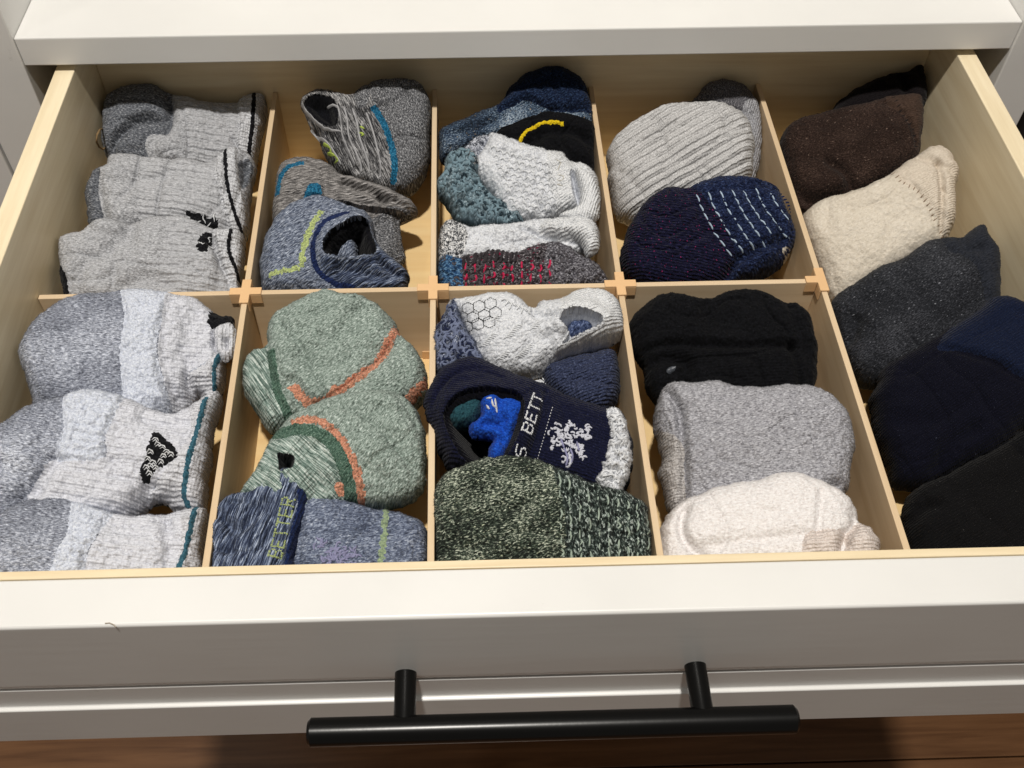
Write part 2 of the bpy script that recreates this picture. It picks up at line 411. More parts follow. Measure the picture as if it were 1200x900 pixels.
class Knit:
    """A stuffed, knitted volume: an outline on a leaning plane through its middle, swollen to both
    sides, with folds, bands and an opening worked into its surface."""
    def __init__(s, zone, outline, zc=-.58, lean=.55, T=.2, Tb=.22, ang=0, edge=.09, dome=.45, lumps=.042, seed=0,
                 fuzzy=.004, comp=None, ribs=None, shift=0, ff=62, wr=.024):
        ox, oy, sc = zone; s.zone = zone
        s.px = lambda P: np.asarray(P, float) / sc + (ox, oy)
        o = s.px(outline); cen = (o.min(0) + o.max(0)) / 2
        P0 = on_z(cen[0], cen[1], zc); vd = CAM - P0; vd /= np.linalg.norm(vd)
        P0 = P0 + vd * shift
        n = (1 - lean) * np.array([0, 0, 1.]) + lean * vd; s.n = n / np.linalg.norm(n)
        e1 = np.array([1., 0, 0]) - s.n * s.n[0]; s.e1 = e1 / np.linalg.norm(e1); s.e2 = np.cross(s.n, s.e1)
        s.P0, s.T, s.Tb, s.ang, s.edge, s.dome, s.lumps, s.seed, s.fuzzy, s.comp, s.ribs = P0, T, Tb, math.radians(ang), edge, dome, lumps, seed * 17.31, fuzzy, comp, ribs
        s.ff, s.wr = ff, wr
        s.out = catmull(s.plane(o), True, STEP)
        t = np.roll(s.out, -1, 0) - np.roll(s.out, 1, 0); t /= np.linalg.norm(t, axis=1)[:, None] + 1e-9
        x, y = s.out[:, 0], s.out[:, 1]
        s.out = s.out + np.stack([t[:, 1], -t[:, 0]], 1) * (.022 * vnoise(x * 11 + s.seed, y * 11) + .010 * vnoise(x * 34, y * 34 + s.seed) + .007 * vnoise(x * 90, y * 90))[:, None]
        s.regions, s.folds, s.steps, s.lifts, s.extra = [], [], [], [], []
        s.poisson()
    def plane(s, uv, h=0):
        d = rays(uv); q = s.P0 + s.n * np.reshape(h, (-1, 1)) if np.ndim(h) else s.P0 + s.n * h
        t = ((q - CAM) @ s.n) / (d @ s.n); X = CAM + d * t[:, None] - s.P0
        return np.stack([X @ s.e1, X @ s.e2], 1)
    def trace(s, pts):
        """zone pixels -> plane coordinates under the swollen surface"""
        uv = s.px(pts); q = s.plane(uv)
        for _ in range(5): q = s.plane(uv, s.base(q))
        return q
    def poisson(s):
        lo, hi = s.out.min(0), s.out.max(0); g = max(hi - lo) / 72; s.lo, s.g = lo - 2 * g, g
        nx, ny = (np.ceil((hi - lo) / g) + 5).astype(int)
        X, Y = np.meshgrid(s.lo[0] + g * np.arange(nx), s.lo[1] + g * np.arange(ny), indexing='ij')
        m = inside(np.stack([X.ravel(), Y.ravel()], 1), s.out).reshape(nx, ny)
        f = np.zeros((nx, ny))
        for _ in range(500):
            a = (np.roll(f, 1, 0) + np.roll(f, -1, 0) + np.roll(f, 1, 1) + np.roll(f, -1, 1)) / 4 + 1
            f = np.where(m, a, 0)
        s.phi = np.sqrt(f / f.max())
        for _ in range(3): s.phi = (s.phi * 2 + np.roll(s.phi, 1, 0) + np.roll(s.phi, -1, 0) + np.roll(s.phi, 1, 1) + np.roll(s.phi, -1, 1)) / 6
    def samp(s, q):
        x = np.clip((q[:, 0] - s.lo[0]) / s.g, 0, s.phi.shape[0] - 1.001); y = np.clip((q[:, 1] - s.lo[1]) / s.g, 0, s.phi.shape[1] - 1.001)
        i, j = x.astype(int), y.astype(int); fx, fy = x - i, y - j
        return (s.phi[i, j] * (1 - fx) + s.phi[i + 1, j] * fx) * (1 - fy) + (s.phi[i, j + 1] * (1 - fx) + s.phi[i + 1, j + 1] * fx) * fy
    def prof(s, q):
        d = np.where(inside(q, s.out), dist(q, s.out[::2], True), 0)
        e = np.sqrt(np.clip(1 - (1 - np.clip(d / s.edge, 0, 1)) ** 2, 0, 1))
        return (1 - s.dome) * e + s.dome * s.samp(q) * np.minimum(1, e * 1.5), d
    def base(s, q):
        return s.T * s.prof(q)[0]
    def uvco(s, q):
        c, k = math.cos(s.ang), math.sin(s.ang)
        return np.stack([q[:, 0] * c + q[:, 1] * k, -q[:, 0] * k + q[:, 1] * c], 1) * 100
    # ---- things worked into the surface
    def region(s, name, poly, mat, lift=0., soft=.03, jag=.004, smooth=True, label=None):
        q = s.trace(poly); q = catmull(q, True, STEP * 1.2) if smooth else q
        if jag: q = q + (rng.random(q.shape) - .5) * jag * 2
        if name in ('emblem', 'mark', 'knot', 'heel_patch'): s.regions.insert(getattr(s, 'nh', 0), [name, q, mat, label])
        else: s.regions.append([name, q, mat, label])
        if lift: s.lifts.append((q, lift, soft))
        return s
    def stripe(s, name, line, width, mat, lift=.004, jag=.004):
        q = catmull(s.trace(line), False, STEP * 1.2); t = np.gradient(q, axis=0); t /= np.linalg.norm(t, axis=1)[:, None] + 1e-12
        nn = np.stack([-t[:, 1], t[:, 0]], 1) * (width / 2 / s.zone[2] * .0043)
        p = np.vstack([q + nn, (q - nn)[::-1]]); p = p + (rng.random(p.shape) - .5) * jag * 2
        s.regions.insert(getattr(s, 'nh', 0), [name, p, mat, None])
        if lift: s.lifts.append((p, lift, .01))
        return s
    def fold(s, line, depth, width):
        s.folds.append((catmull(s.trace(line), False, .02), depth, width)); return s
    def step(s, line, depth, decay):
        s.steps.append((catmull(s.trace(line), False, .015), depth, decay)); return s
    def hole(s, poly, depth, mat, soft=.08, rim=.03, rimw=.04, name='opening'):
        q = catmull(s.trace(poly), True, STEP); s.regions.insert(0, [name, q, mat, None]); s.nh = getattr(s, 'nh', 0) + 1
        s.lifts.append((q, -depth, soft)); s.holes = getattr(s, 'holes', []) + [(q, rim, rimw)]; return s
    def height(s, q):
        p, d = s.prof(q); h = s.T * p
        k = np.minimum(1, d / .06)
        h = h + k * s.lumps * (vnoise(q[:, 0] * 4 + s.seed, q[:, 1] * 4 + s.seed) * 1.2 + .5 * vnoise(q[:, 0] * 10 + s.seed, q[:, 1] * 10) + .22 * vnoise(q[:, 0] * 24, q[:, 1] * 24 + s.seed))
        if s.wr:                                   # soft wrinkles running across the tube
            c_, k_ = math.cos(s.ang), math.sin(s.ang); a_, b_ = q[:, 0] * c_ + q[:, 1] * k_, -q[:, 0] * k_ + q[:, 1] * c_
            wob = .12 * vnoise(q[:, 0] * 5 + s.seed, q[:, 1] * 5)
            r_ = 1 - np.abs(2 * vnoise((a_ + wob) * 7 + s.seed, b_ * 2.6 + s.seed)) * 2; r2 = 1 - np.abs(2 * vnoise(a_ * 3 - s.seed, (b_ + wob) * 8)) * 2
            h = h - k * s.wr * (np.clip(r_, 0, 1) ** 3 + .7 * np.clip(r2, 0, 1) ** 4)
        for ln, dep, wd in s.folds: h = h - k * dep * np.exp(-(dist(q, ln) / wd) ** 2)
        for ln, dep, dec in s.steps:
            dd, sg = dist(q, ln, signed=True)
            e0 = np.linalg.norm(q - ln[0], axis=1); e1 = np.linalg.norm(q - ln[-1], axis=1)
            fade = np.minimum(1, np.minimum(e0, e1) / .06)
            h = h - np.minimum(1, d / .02) * fade * np.where(sg < 0, dep * np.exp(-dd / dec), -.25 * dep * np.exp(-dd / (dec * .35)))
        for po, lf, so in s.lifts:
            i = inside(q, po)
            if i.any(): h[i] += lf * sstep(dist(q[i], po, True) / so) * np.minimum(1, d[i] / .02)
        for po, rm, rw in getattr(s, 'holes', []):
            i = ~inside(q, po); h[i] += rm * np.exp(-(dist(q[i], po[::2], True) / rw) ** 2) * np.minimum(1, d[i] / .03)
        if s.ribs:
            per, amp, an = s.ribs[:3]; a = math.radians(an); x = q[:, 0] * math.cos(a) + q[:, 1] * math.sin(a)
            ok = np.ones(len(q)) if len(s.ribs) < 4 else inside(q, s.ribs_poly).astype(float)
            h = h + ok * np.minimum(1, d / .05) * amp * np.sin(x / per * 6.2832 + 1.5 * vnoise(q[:, 0] * 5, q[:, 1] * 5))
        if s.fuzzy:
            h = h + s.fuzzy * 2 * (vnoise(q[:, 0] * s.ff, q[:, 1] * s.ff) + .8 * vnoise(q[:, 0] * s.ff * 1.8, q[:, 1] * s.ff * 1.8)) * np.minimum(1, d / .01)
        return h
    def rib_area(s, poly, per, amp, ang):
        s.ribs = (per, amp, ang, 1); s.ribs_poly = catmull(s.trace(poly), True, .02); return s
    def surf(s, q, lift=0.):
        return s.fit(s.P0 + q[:, :1] * s.e1 + q[:, 1:] * s.e2 + (s.height(q) + lift)[:, None] * s.n)
    def fit(s, P):
        x0, x1, y0, y1 = s.comp; P = P.copy()
        P[:, 2] = np.maximum(P[:, 2], ZF + .006)
        y = P[:, 1]
        def xw(i, y): a, b = (DIV[i] if isinstance(i, int) else (i, i)); return a + (b - a) * y / YB
        lo = np.maximum(P[:, 0], xw(x0, y) + DT + .006); hi = np.minimum(P[:, 0], xw(x1, y) - DT - .006)
        wl_, wr_ = (0.05 if not isinstance(x0, int) else H - .004), (0.05 if not isinstance(x1, int) else H - .004)
        P[:, 0] = np.where(P[:, 2] < wl_, lo, P[:, 0]); lo = np.minimum(P[:, 0], xw(x1, y) - DT - .006)
        P[:, 0] = np.where(P[:, 2] < wr_, lo, P[:, 0])
        z0, z1 = (.02 if y0 == 0 else H), (.02 if y1 == YB else H)
        P[:, 1] = np.where(P[:, 2] < z0, np.maximum(P[:, 1], y0 + .022), P[:, 1])
        P[:, 1] = np.where(P[:, 2] < z1, np.minimum(P[:, 1], y1 - .022), P[:, 1])
        return P
    def build(s, name, mat, parent, fuzz=0, flen=.010, label=None):
        B = s.out; nb = len(B)
        pts = [B]; edges = [(i, (i + 1) % nb) for i in range(nb)]; k = nb
        for r in s.regions:
            q = r[1]; i = inside(q, B); pts.append(q); m = len(q)
            edges += [(k + a, k + (a + 1) % m) for a in range(m) if i[a] and i[(a + 1) % m]]; k += m
        for ln, *_ in s.steps:
            t = np.gradient(ln, axis=0); t /= np.linalg.norm(t, axis=1)[:, None] + 1e-12; nn = np.stack([-t[:, 1], t[:, 0]], 1) * .002
            for sd in (-1, 1):
                q = ln + nn * sd; q = q[inside(q, B)]; pts.append(q); k += len(q)
        lo, hi = B.min(0), B.max(0)
        gx, gy = np.arange(lo[0], hi[0], STEP), np.arange(lo[1], hi[1], STEP * .866)
        X, Y = np.meshgrid(gx, gy); X[1::2] += STEP / 2
        G = np.stack([X.ravel(), Y.ravel()], 1); G = G + (rng.random(G.shape) - .5) * STEP * .5
        G = G[inside(G, B)]; G = G[dist(G, B[::2], True) > STEP * .5]
        pts.append(G); A = np.vstack(pts)
        # rows closer to the edge so that the rounded border is smooth
        V, _, Fc, *_ = delaunay_2d_cdt([Vector(p) for p in A], edges, [], 0, 1e-5)
        V = np.array([(p[0], p[1]) for p in V]); Fc = np.array([f for f in Fc if len(f) == 3], int)
        cen = V[Fc].mean(1); keep = inside(cen, B); Fc, cen = Fc[keep], cen[keep]
        a, b, c = V[Fc[:, 0]], V[Fc[:, 1]], V[Fc[:, 2]]
        fl_ = ((b - a)[:, 0] * (c - a)[:, 1] - (b - a)[:, 1] * (c - a)[:, 0]) < 0; Fc[fl_] = Fc[fl_][:, ::-1]
        top = s.surf(V)
        # underside: the same net, thinned to a coarse grid
        cb = G[rng.random(len(G)) < .06]
        V2, _, F2, *_ = delaunay_2d_cdt([Vector(p) for p in np.vstack([B, cb])], [(i, (i + 1) % nb) for i in range(nb)], [], 0, 1e-5)
        V2 = np.array([(p[0], p[1]) for p in V2]); F2 = np.array([f for f in F2 if len(f) == 3], int)
        F2 = F2[inside(V2[F2].mean(1), B)]
        a, b, c = V2[F2[:, 0]], V2[F2[:, 1]], V2[F2[:, 2]]
        fl_ = ((b - a)[:, 0] * (c - a)[:, 1] - (b - a)[:, 1] * (c - a)[:, 0]) > 0; F2[fl_] = F2[fl_][:, ::-1]
        hb = -s.Tb * s.prof(V2)[0]
        bot = s.fit(s.P0 + V2[:, :1] * s.e1 + V2[:, 1:] * s.e2 + hb[:, None] * s.n)
        P = np.vstack([top, bot]); T = np.vstack([Fc, F2 + len(V)])
        fn = np.cross(P[T[:, 1]] - P[T[:, 0]], P[T[:, 2]] - P[T[:, 0]])
        # weld normals where the two sheets share the border
        NR = np.zeros_like(P)
        for i in range(3): np.add.at(NR, T[:, i], fn)
        NR /= np.linalg.norm(NR, axis=1)[:, None] + 1e-15
        UVs = np.vstack([s.uvco(V), s.uvco(V2)]) + (s.seed * 3, s.seed)
        own = np.full(len(T), -1)
        for ri, r in enumerate(s.regions):
            m = inside(cen, r[1]); f = own[:len(Fc)]; f[m & (f < 0)] = ri
        def emit(nm, sel, mt, par):
            t = T[sel]
            if len(t) == 0: return None
            u, inv = np.unique(t.ravel(), return_inverse=True)
            return link(nm, mesh_np(nm, P[u] * U, inv.reshape(-1, 3), UVs[u], NR[u]), mt, par)
        body = emit(name, own == -1, mat, parent)
        if label: body['label'] = label
        for ri, r in enumerate(s.regions):
            o = emit(r[0], own == ri, r[2], body)
            if o and r[3]: o['label'] = r[3]
        s.body = body
        if fuzz:
            tf = T[:len(Fc)]; ow = own[:len(Fc)]; ar = np.linalg.norm(fn[:len(Fc)], axis=1) / 2
            for ri in [-1] + list(range(len(s.regions))):
                if ri >= 0 and s.regions[ri][0] in ('opening', 'lettering', 'emblem'): continue
                sel = np.where(ow == ri)[0]
                if len(sel) == 0: continue
                cnt = int(fuzz * ar[sel].sum() * 1000)
                if cnt < 5: continue
                ch = rng.choice(sel, cnt, p=ar[sel] / ar[sel].sum()); w_ = rng.dirichlet((1, 1, 1), cnt)
                b0 = (P[tf[ch]] * w_[:, :, None]).sum(1); nr = (NR[tf[ch]] * w_[:, :, None]).sum(1); uvf = (UVs[tf[ch]] * w_[:, :, None]).sum(1)
                rd = rng.normal(size=(cnt, 3)); tg = np.cross(nr, rd); tg /= np.linalg.norm(tg, axis=1)[:, None] + 1e-9
                L_ = flen * (.5 + rng.random(cnt))[:, None]; sd = np.cross(tg, nr) * .0009
                m1 = b0 + (nr * .55 + tg * .45) * L_ * .6; m2 = m1 + (nr * .05 + tg * .6) * L_ * .5 - nr * L_ * .1
                vv = np.stack([b0 - sd - nr * .001, b0 + sd - nr * .001, m1 - sd * .8, m1 + sd * .8, m2], 1).reshape(-1, 3)
                i5 = np.arange(cnt)[:, None] * 5
                tt = np.concatenate([i5 + [0, 1, 3], i5 + [0, 3, 2], i5 + [2, 3, 4]], 0)
                me = mesh_np('fuzz', vv * U, tt, np.repeat(uvf, 5, 0), np.repeat(nr, 5, 0))
                o = link('fuzz', me, mat if ri < 0 else s.regions[ri][2], body); o['kind'] = 'stuff'
        return body
    # ---- raised yarn lying on the surface
    def yarn(s, name, lines, width, mat, lift=.004, raw=False, parent=None, stuff=True):
        vs, fs = [], []; k = 0; hw = width / 2
        for line in lines:
            q = (np.asarray(line) if raw else s.trace(line)); q = catmull(q, False, .012) if len(q) > 1 else q
            if name in ('stitching', 'emblem', 'embroidery', 'curl', 'loop') and len(q) > 1 and not inside(q, s.out).all(): continue
            if len(q) < 2: continue
            t = np.gradient(q, axis=0); t /= np.linalg.norm(t, axis=1)[:, None] + 1e-12; nn = np.stack([-t[:, 1], t[:, 0]], 1)
            taper = np.minimum(1, np.minimum(np.arange(len(q)) + .6, np.arange(len(q))[::-1] + .6) / 1.5)[:, None]
            rows = []
            for f, z in ((-1, -.6), (-.7, .35), (0, .8), (.7, .35), (1, -.6)):
                c = s.surf(q + nn * hw * f * taper); rows.append(c + s.n * (lift + z * hw))
            R_ = np.stack(rows, 1); m = len(q); vs.append(R_.reshape(-1, 3))
            for i in range(m - 1):
                for j in range(4):
                    a = k + i * 5 + j; fs += [(a, a + 5, a + 6), (a, a + 6, a + 1)]
            k += m * 5
        if not vs: return None
        me = mesh_np(name, np.vstack(vs) * U, np.array(fs), np.zeros((k, 2)))
        o = link(name, me, mat, parent or s.body)
        if stuff: o['kind'] = 'stuff'
        return o
    def curls(s, name, n, size, width, mat, lift=.006, poly=None):
        o = s.out if poly is None else catmull(s.trace(poly), True, .02); lo, hi = o.min(0), o.max(0); ls = []
        while len(ls) < n:
            c = lo + (hi - lo) * rng.random(2)
            if not (inside(c[None], o)[0] and inside(c[None], s.out)[0]): continue
            a = rng.uniform(0, 6.28); sp = rng.uniform(1.6, 4.2); r = size * rng.uniform(.5, 1.2); th = a + np.linspace(0, sp, 5)
            ls.append(c + r * np.stack([np.cos(th), np.sin(th)], 1) * np.linspace(1, .6, 5)[:, None])
        return s.yarn(name, ls, width, mat, lift, raw=True)
    FONT = {'B': '11110 10001 10001 11110 10001 10001 11110', 'E': '11111 10000 10000 11110 10000 10000 11111', 'T': '11111 00100 00100 00100 00100 00100 00100',
            'R': '11110 10001 10001 11110 10100 10010 10001', 'S': '01111 10000 10000 01110 00001 00001 11110', ' ': '00000 ' * 7}
    def text(s, word, base, height, mat):
        """knitted capitals: one raised stitch block per cell, along a base line (zone pixels)"""
        a, b = s.trace(base); d = b - a; L_ = np.linalg.norm(d); d /= L_; up = np.array([-d[1], d[0]]); hh = height
        cw = L_ / (len(word) * 6 - 1); ch = hh / 7; vs, fs, k = [], [], 0
        for i, chx in enumerate(word):
            rows = s.FONT[chx].split()
            for r in range(7):
                for c in range(5):
                    if rows[r][c] != '1': continue
                    o = a + d * (i * 6 + c) * cw + up * (6 - r) * ch
                    q = np.array([o, o + d * cw * .86, o + d * cw * .86 + up * ch * .86, o + up * ch * .86]); q = q + (rng.random((4, 2)) - .5) * .004
                    vs += [s.surf(q) - s.n * .006, s.surf(q) + s.n * .003]
                    fs += [(k + 4, k + 5, k + 6), (k + 4, k + 6, k + 7)]
                    for e in range(4): f = (e + 1) % 4; fs += [(k + e, k + f, k + 4 + f), (k + e, k + 4 + f, k + 4 + e)]
                    k += 8
        o = link('lettering', mesh_np('lettering', np.vstack(vs) * U, np.array(fs), np.zeros((k, 2))), mat, s.body); return o
def pair(label, at, group='single sock pairs in the drawer compartments', name='sock_pair', cat='sock pair'):
    p = on_z(at[0], at[1], ZF); o = empty(name, p); tag(o, label, cat, group); return o

# ------------------------------------------------------------------ yarns
G = lambda v, k=.9: C(v, v * .99, v * .98, k)
ragg = knit('grey_ragg', [(.30, G(108)), (.45, G(152)), (.58, G(180)), (.72, G(212))], .35, .9, 3, 'terry', .5, 1.2)
ragg_leg = knit('grey_ragg_leg', [(.28, G(122)), (.45, G(162)), (.6, G(186)), (.75, G(212))], .25, 1.0, 3, 'rib', .55, 1.9)
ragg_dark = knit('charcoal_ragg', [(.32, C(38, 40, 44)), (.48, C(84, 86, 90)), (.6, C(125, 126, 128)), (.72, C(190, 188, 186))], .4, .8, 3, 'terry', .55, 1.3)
ragg_cuff = knit('grey_cuff', [(.3, G(150)), (.5, G(196)), (.7, G(228))], .7, .5, 2, 'rib', .7, 1.7)
black_yarn = knit('black_yarn', [(.3, C(8, 8, 10)), (.7, C(34, 34, 36))], .6, .6, 2, 'terry', .6, 1.2)
teal_yarn = knit('teal_yarn', [(.3, C(34, 72, 86)), (.7, C(74, 116, 128))], .6, .6, 2, 'terry', .5, 1.2)
white_terry = knit('white_terry', [(.3, C(192, 195, 204, .82)), (.5, C(224, 226, 232, .82)), (.7, C(246, 246, 247, .82))], .5, .6, 3, 'terry', .7, 1.6)
white_leg = knit('white_leg', [(.3, C(200, 198, 200, .85)), (.55, C(225, 223, 224, .85)), (.75, C(241, 240, 240, .85))], .3, .7, 3, 'rib', .45, 1.5)
white_cuff = knit('white_cuff', [(.3, C(200, 198, 198, .84)), (.55, C(230, 227, 226, .84)), (.75, C(246, 244, 242, .84))], .6, .6, 2, 'rib', .75, 1.7)
bluegrey = knit('blue_grey_terry', [(.30, C(64, 66, 74)), (.44, C(112, 114, 122)), (.57, C(160, 162, 169)), (.70, C(216, 217, 221))], .3, 1.0, 3, 'terry', .65, 1.4, patch=(.03, .03, .5))
marl = knit('black_grey_marl', [(.34, C(18, 18, 20)), (.45, C(62, 61, 62)), (.54, C(130, 127, 124)), (.66, C(196, 192, 186))], .10, 1.05, 3, 'rib', .6, 1.6, dist=.8, patch=(.02, .05, .35))
marl_toe = knit('dark_marl_terry', [(.36, C(22, 22, 24)), (.48, C(70, 70, 72)), (.60, C(150, 148, 146)), (.72, C(210, 208, 204))], .5, 1.0, 3, 'terry', .65, 1.3)
marl_warm = knit('grey_brown_marl', [(.33, C(42, 40, 40)), (.46, C(96, 92, 88)), (.58, C(148, 142, 136)), (.7, C(196, 190, 182))], .12, 1.0, 3, 'rib', .55, 1.5, dist=.8)
turq = knit('turquoise_yarn', [(.35, C(14, 48, 70)), (.5, C(24, 92, 122)), (.7, C(70, 140, 166))], .5, .7, 2, 'terry', .6, 1.2)
lime = knit('lime_yarn', [(.35, C(110, 120, 84)), (.65, C(196, 206, 132))], .7, .7, 2, 'terry', .6, 1.2)
denim = knit('denim_heather', [(.33, C(32, 37, 50)), (.46, C(80, 87, 101)), (.57, C(134, 140, 152)), (.70, C(202, 205, 210))], .22, 1.1, 3, 'terry', .55, 1.3, dist=.8)
denim_dark = knit('denim_streak', [(.35, C(22, 27, 41)), (.47, C(46, 54, 74)), (.57, C(106, 116, 136)), (.68, C(186, 194, 206))], .07, .9, 3, 'rib', .6, 1.7, dist=1.0)
navy_band = knit('navy_band', [(.3, C(14, 22, 48)), (.7, C(42, 56, 96))], .4, .8, 2, 'rib', .5, 1.5)
bluefleck = knit('blue_fleck', [(.34, C(9, 12, 20)), (.46, C(26, 38, 56)), (.58, C(70, 90, 110)), (.7, C(172, 182, 188))], .45, .9, 3, 'terry', .8, 1.5, fleck=(C(186, 160, 120), .70, .6, .9), patch=(.035, .035, .55))
jet = knit('jet_black', [(.3, C(5, 5, 7)), (.7, C(22, 22, 25))], .5, .5, 2, 'terry', .5, 1.4, sheen=.12)
jet_flat = knit('jet_black_leg', [(.3, C(5, 5, 7)), (.7, C(20, 20, 23))], .4, .6, 2, 'rib', .45, 1.5, sheen=.1)
yellow = knit('yellow_yarn', [(.3, C(190, 146, 0)), (.7, C(240, 206, 40))], .7, .7, 2, 'terry', .5, 1.2)
snow = knit('white_loops', [(.3, C(190, 190, 190)), (.5, C(226, 225, 224)), (.7, C(248, 247, 245))], .6, .8, 3, 'terry', .9, 2.0)
snow_rib = knit('white_rib', [(.3, C(200, 200, 198)), (.5, C(230, 228, 224)), (.7, C(248, 246, 242))], .5, .8, 2, 'rib', .7, 1.4)
lining_w = knit('white_lining', [(.3, C(196, 196, 198)), (.7, C(236, 235, 233))], .6, .8, 2, 'terry', .6, 1.4)
chenille = knit('teal_grey_chenille', [(.33, C(44, 58, 64)), (.45, C(96, 116, 122)), (.58, C(150, 168, 172)), (.72, C(206, 216, 216))], .6, .6, 3, 'terry', 1.0, 2.2)
chen_blue = knit('blue_chenille', [(.33, C(22, 26, 42)), (.45, C(64, 72, 96)), (.55, C(130, 138, 160)), (.66, C(222, 224, 230))], .35, .8, 3, 'terry', 1.0, 2.0, dist=1.2)
bw_knit = knit('black_white_knit', [(.44, C(18, 18, 22)), (.50, C(150, 150, 150)), (.56, C(238, 238, 236))], .55, .45, 1, 'terry', .9, 2.0, dist=1.2)
deepblue = knit('deep_blue_yarn', [(.35, C(8, 22, 44)), (.5, C(24, 66, 108)), (.66, C(130, 170, 196))], .3, .9, 2, 'terry', .9, 1.8)
tweed = knit('black_white_tweed', [(.38, C(10, 8, 10)), (.49, C(36, 28, 31)), (.58, C(92, 82, 84)), (.68, C(204, 198, 196))], .5, .7, 3, 'terry', .9, 1.7, fleck=(C(120, 24, 52), .62, .3, .5), dist=.8)
red_yarn = plain('red_yarn', C(206, 44, 84))
maroon = plain('maroon_yarn', C(96, 20, 36))
pale_rib = knit('pale_grey_heather', [(.3, C(128, 124, 120)), (.46, C(178, 174, 168)), (.6, C(206, 202, 196)), (.75, C(232, 228, 222))], .8, .8, 3, 'rib', .5, 1.3)
char_cuff = knit('charcoal_cuff', [(.35, C(42, 41, 43)), (.5, C(84, 82, 84)), (.68, C(150, 146, 146))], .6, .9, 3, 'terry', .6, 1.3)
pale_cuff = knit('grey_cuff_heather', [(.35, C(98, 96, 98)), (.5, C(146, 144, 144)), (.68, C(198, 196, 194))], .6, .9, 3, 'rib', .6, 1.3)
navy_slub = knit('navy_slub', [(.35, C(8, 8, 20)), (.52, C(20, 20, 42)), (.68, C(42, 42, 72))], .25, 1.0, 3, 'rib', .9, 1.5, fleck=(C(150, 40, 92), .69, .8, .9))
navy_rag = knit('navy_ragged', [(.35, C(8, 11, 26)), (.52, C(24, 32, 60)), (.68, C(66, 80, 114))], .4, .8, 3, 'terry', 1.0, 1.9)
pale_yarn = plain('pale_blue_yarn', C(188, 204, 216))
cream_yarn = plain('cream_yarn', C(224, 212, 190))
white_yarn = plain('white_yarn', C(236, 234, 230))
black_thread = plain('black_thread', C(22, 22, 24))
lilac = plain('lilac_yarn', C(150, 148, 176))
coral_y = plain('coral_yarn', C(212, 116, 84))
lime_y = plain('lime_thread', C(188, 206, 96))
brown = knit('brown_wool', [(.3, C(22, 16, 13)), (.5, C(42, 30, 25)), (.7, C(84, 66, 56))], .5, 1.1, 4, 'terry', .6, 1.2, fleck=(C(126, 106, 92), .71, .6, 1.0), patch=(.05, .05, .3))
brown_cuff = knit('brown_cuff', [(.3, C(48, 35, 28)), (.7, C(80, 62, 51))], .4, .7, 2, 'rib', .4, 1.2)
blackbrown = knit('black_brown_wool', [(.3, C(10, 8, 9)), (.7, C(30, 25, 26))], .5, .8, 2, 'rib', .4, 1.2)
cream = knit('cream_wool', [(.3, C(204, 190, 168, .8)), (.5, C(216, 203, 182, .8)), (.7, C(228, 216, 197, .8))], .3, .6, 4, 'terry', .3, 1.1, patch=(.04, .04, .4))
cream_cuff = knit('cream_cuff', [(.3, C(190, 174, 152)), (.7, C(218, 204, 184))], .4, .7, 2, 'rib', .5, 1.1)
charcoal = knit('charcoal_wool', [(.3, C(16, 17, 19)), (.5, C(36, 37, 40)), (.7, C(84, 84, 87))], .4, 1.1, 4, 'terry', .6, 1.2, fleck=(C(128, 128, 130), .70, .6, 1.0), patch=(.05, .05, .3))
charcoal_cuff = knit('charcoal_wool_cuff', [(.3, C(26, 28, 33)), (.7, C(50, 52, 58))], .4, .7, 2, 'rib', .4, 1.2)
navy = knit('navy_cotton', [(.3, C(6, 6, 12)), (.6, C(14, 14, 26)), (.75, C(32, 34, 50))], .9, .9, 3, 'rib', .5, 1.2, sheen=.15, fleck=(C(84, 86, 98), .78, .8, .8))
navy_rib = knit('navy_cotton_rib', [(.3, C(8, 11, 24)), (.6, C(20, 27, 48)), (.75, C(42, 56, 84))], .9, .9, 3, 'rib', .6, 1.4)
black_cotton = knit('black_cotton', [(.3, C(5, 5, 6)), (.62, C(17, 16, 17)), (.76, C(48, 46, 45))], 1.0, 1.0, 3, 'rib', .5, 1.2, sheen=.12, fleck=(C(96, 93, 90), .77, .8, .8))
green_terry = knit('green_grey_terry', [(.31, C(62, 72, 64)), (.45, C(116, 128, 116)), (.57, C(158, 168, 156)), (.71, C(214, 220, 208))], .35, 1.0, 3, 'terry', .65, 1.3, dist=.7)
green_cuff = knit('green_marl_cuff', [(.38, C(58, 80, 70)), (.48, C(110, 128, 116)), (.56, C(172, 182, 170)), (.66, C(214, 218, 206))], 1.0, .06, 3, 'rib', .5, 1.5, dist=.6)
green_band = knit('green_band', [(.34, C(44, 62, 52)), (.5, C(70, 96, 80)), (.68, C(122, 142, 124))], .6, 1.0, 2, 'rib', .5, 1.4)
coral = knit('coral_band', [(.36, C(112, 100, 82)), (.48, C(184, 118, 90)), (.62, C(214, 150, 120)), (.72, C(190, 176, 156))], .5, .8, 2, 'terry', .6, 1.3)
blue_marl = knit('blue_marl_foot', [(.33, C(44, 49, 64)), (.46, C(80, 88, 106)), (.58, C(126, 133, 148)), (.70, C(188, 193, 202))], .3, .8, 3, 'terry', .6, 1.4, dist=.9, patch=(.04, .1, .3))
navy_knit = knit('navy_knit', [(.3, C(9, 10, 24)), (.6, C(22, 24, 46)), (.75, C(48, 52, 82))], .5, .9, 3, 'rib', .7, 1.3)
royal = knit('royal_blue_yarn', [(.3, C(10, 40, 124)), (.6, C(26, 78, 178)), (.75, C(70, 126, 210))], .6, .8, 3, 'terry', .6, 1.3)
pine = knit('pine_green_yarn', [(.3, C(18, 46, 54)), (.7, C(52, 92, 98))], .6, .8, 3, 'terry', .6, 1.3)
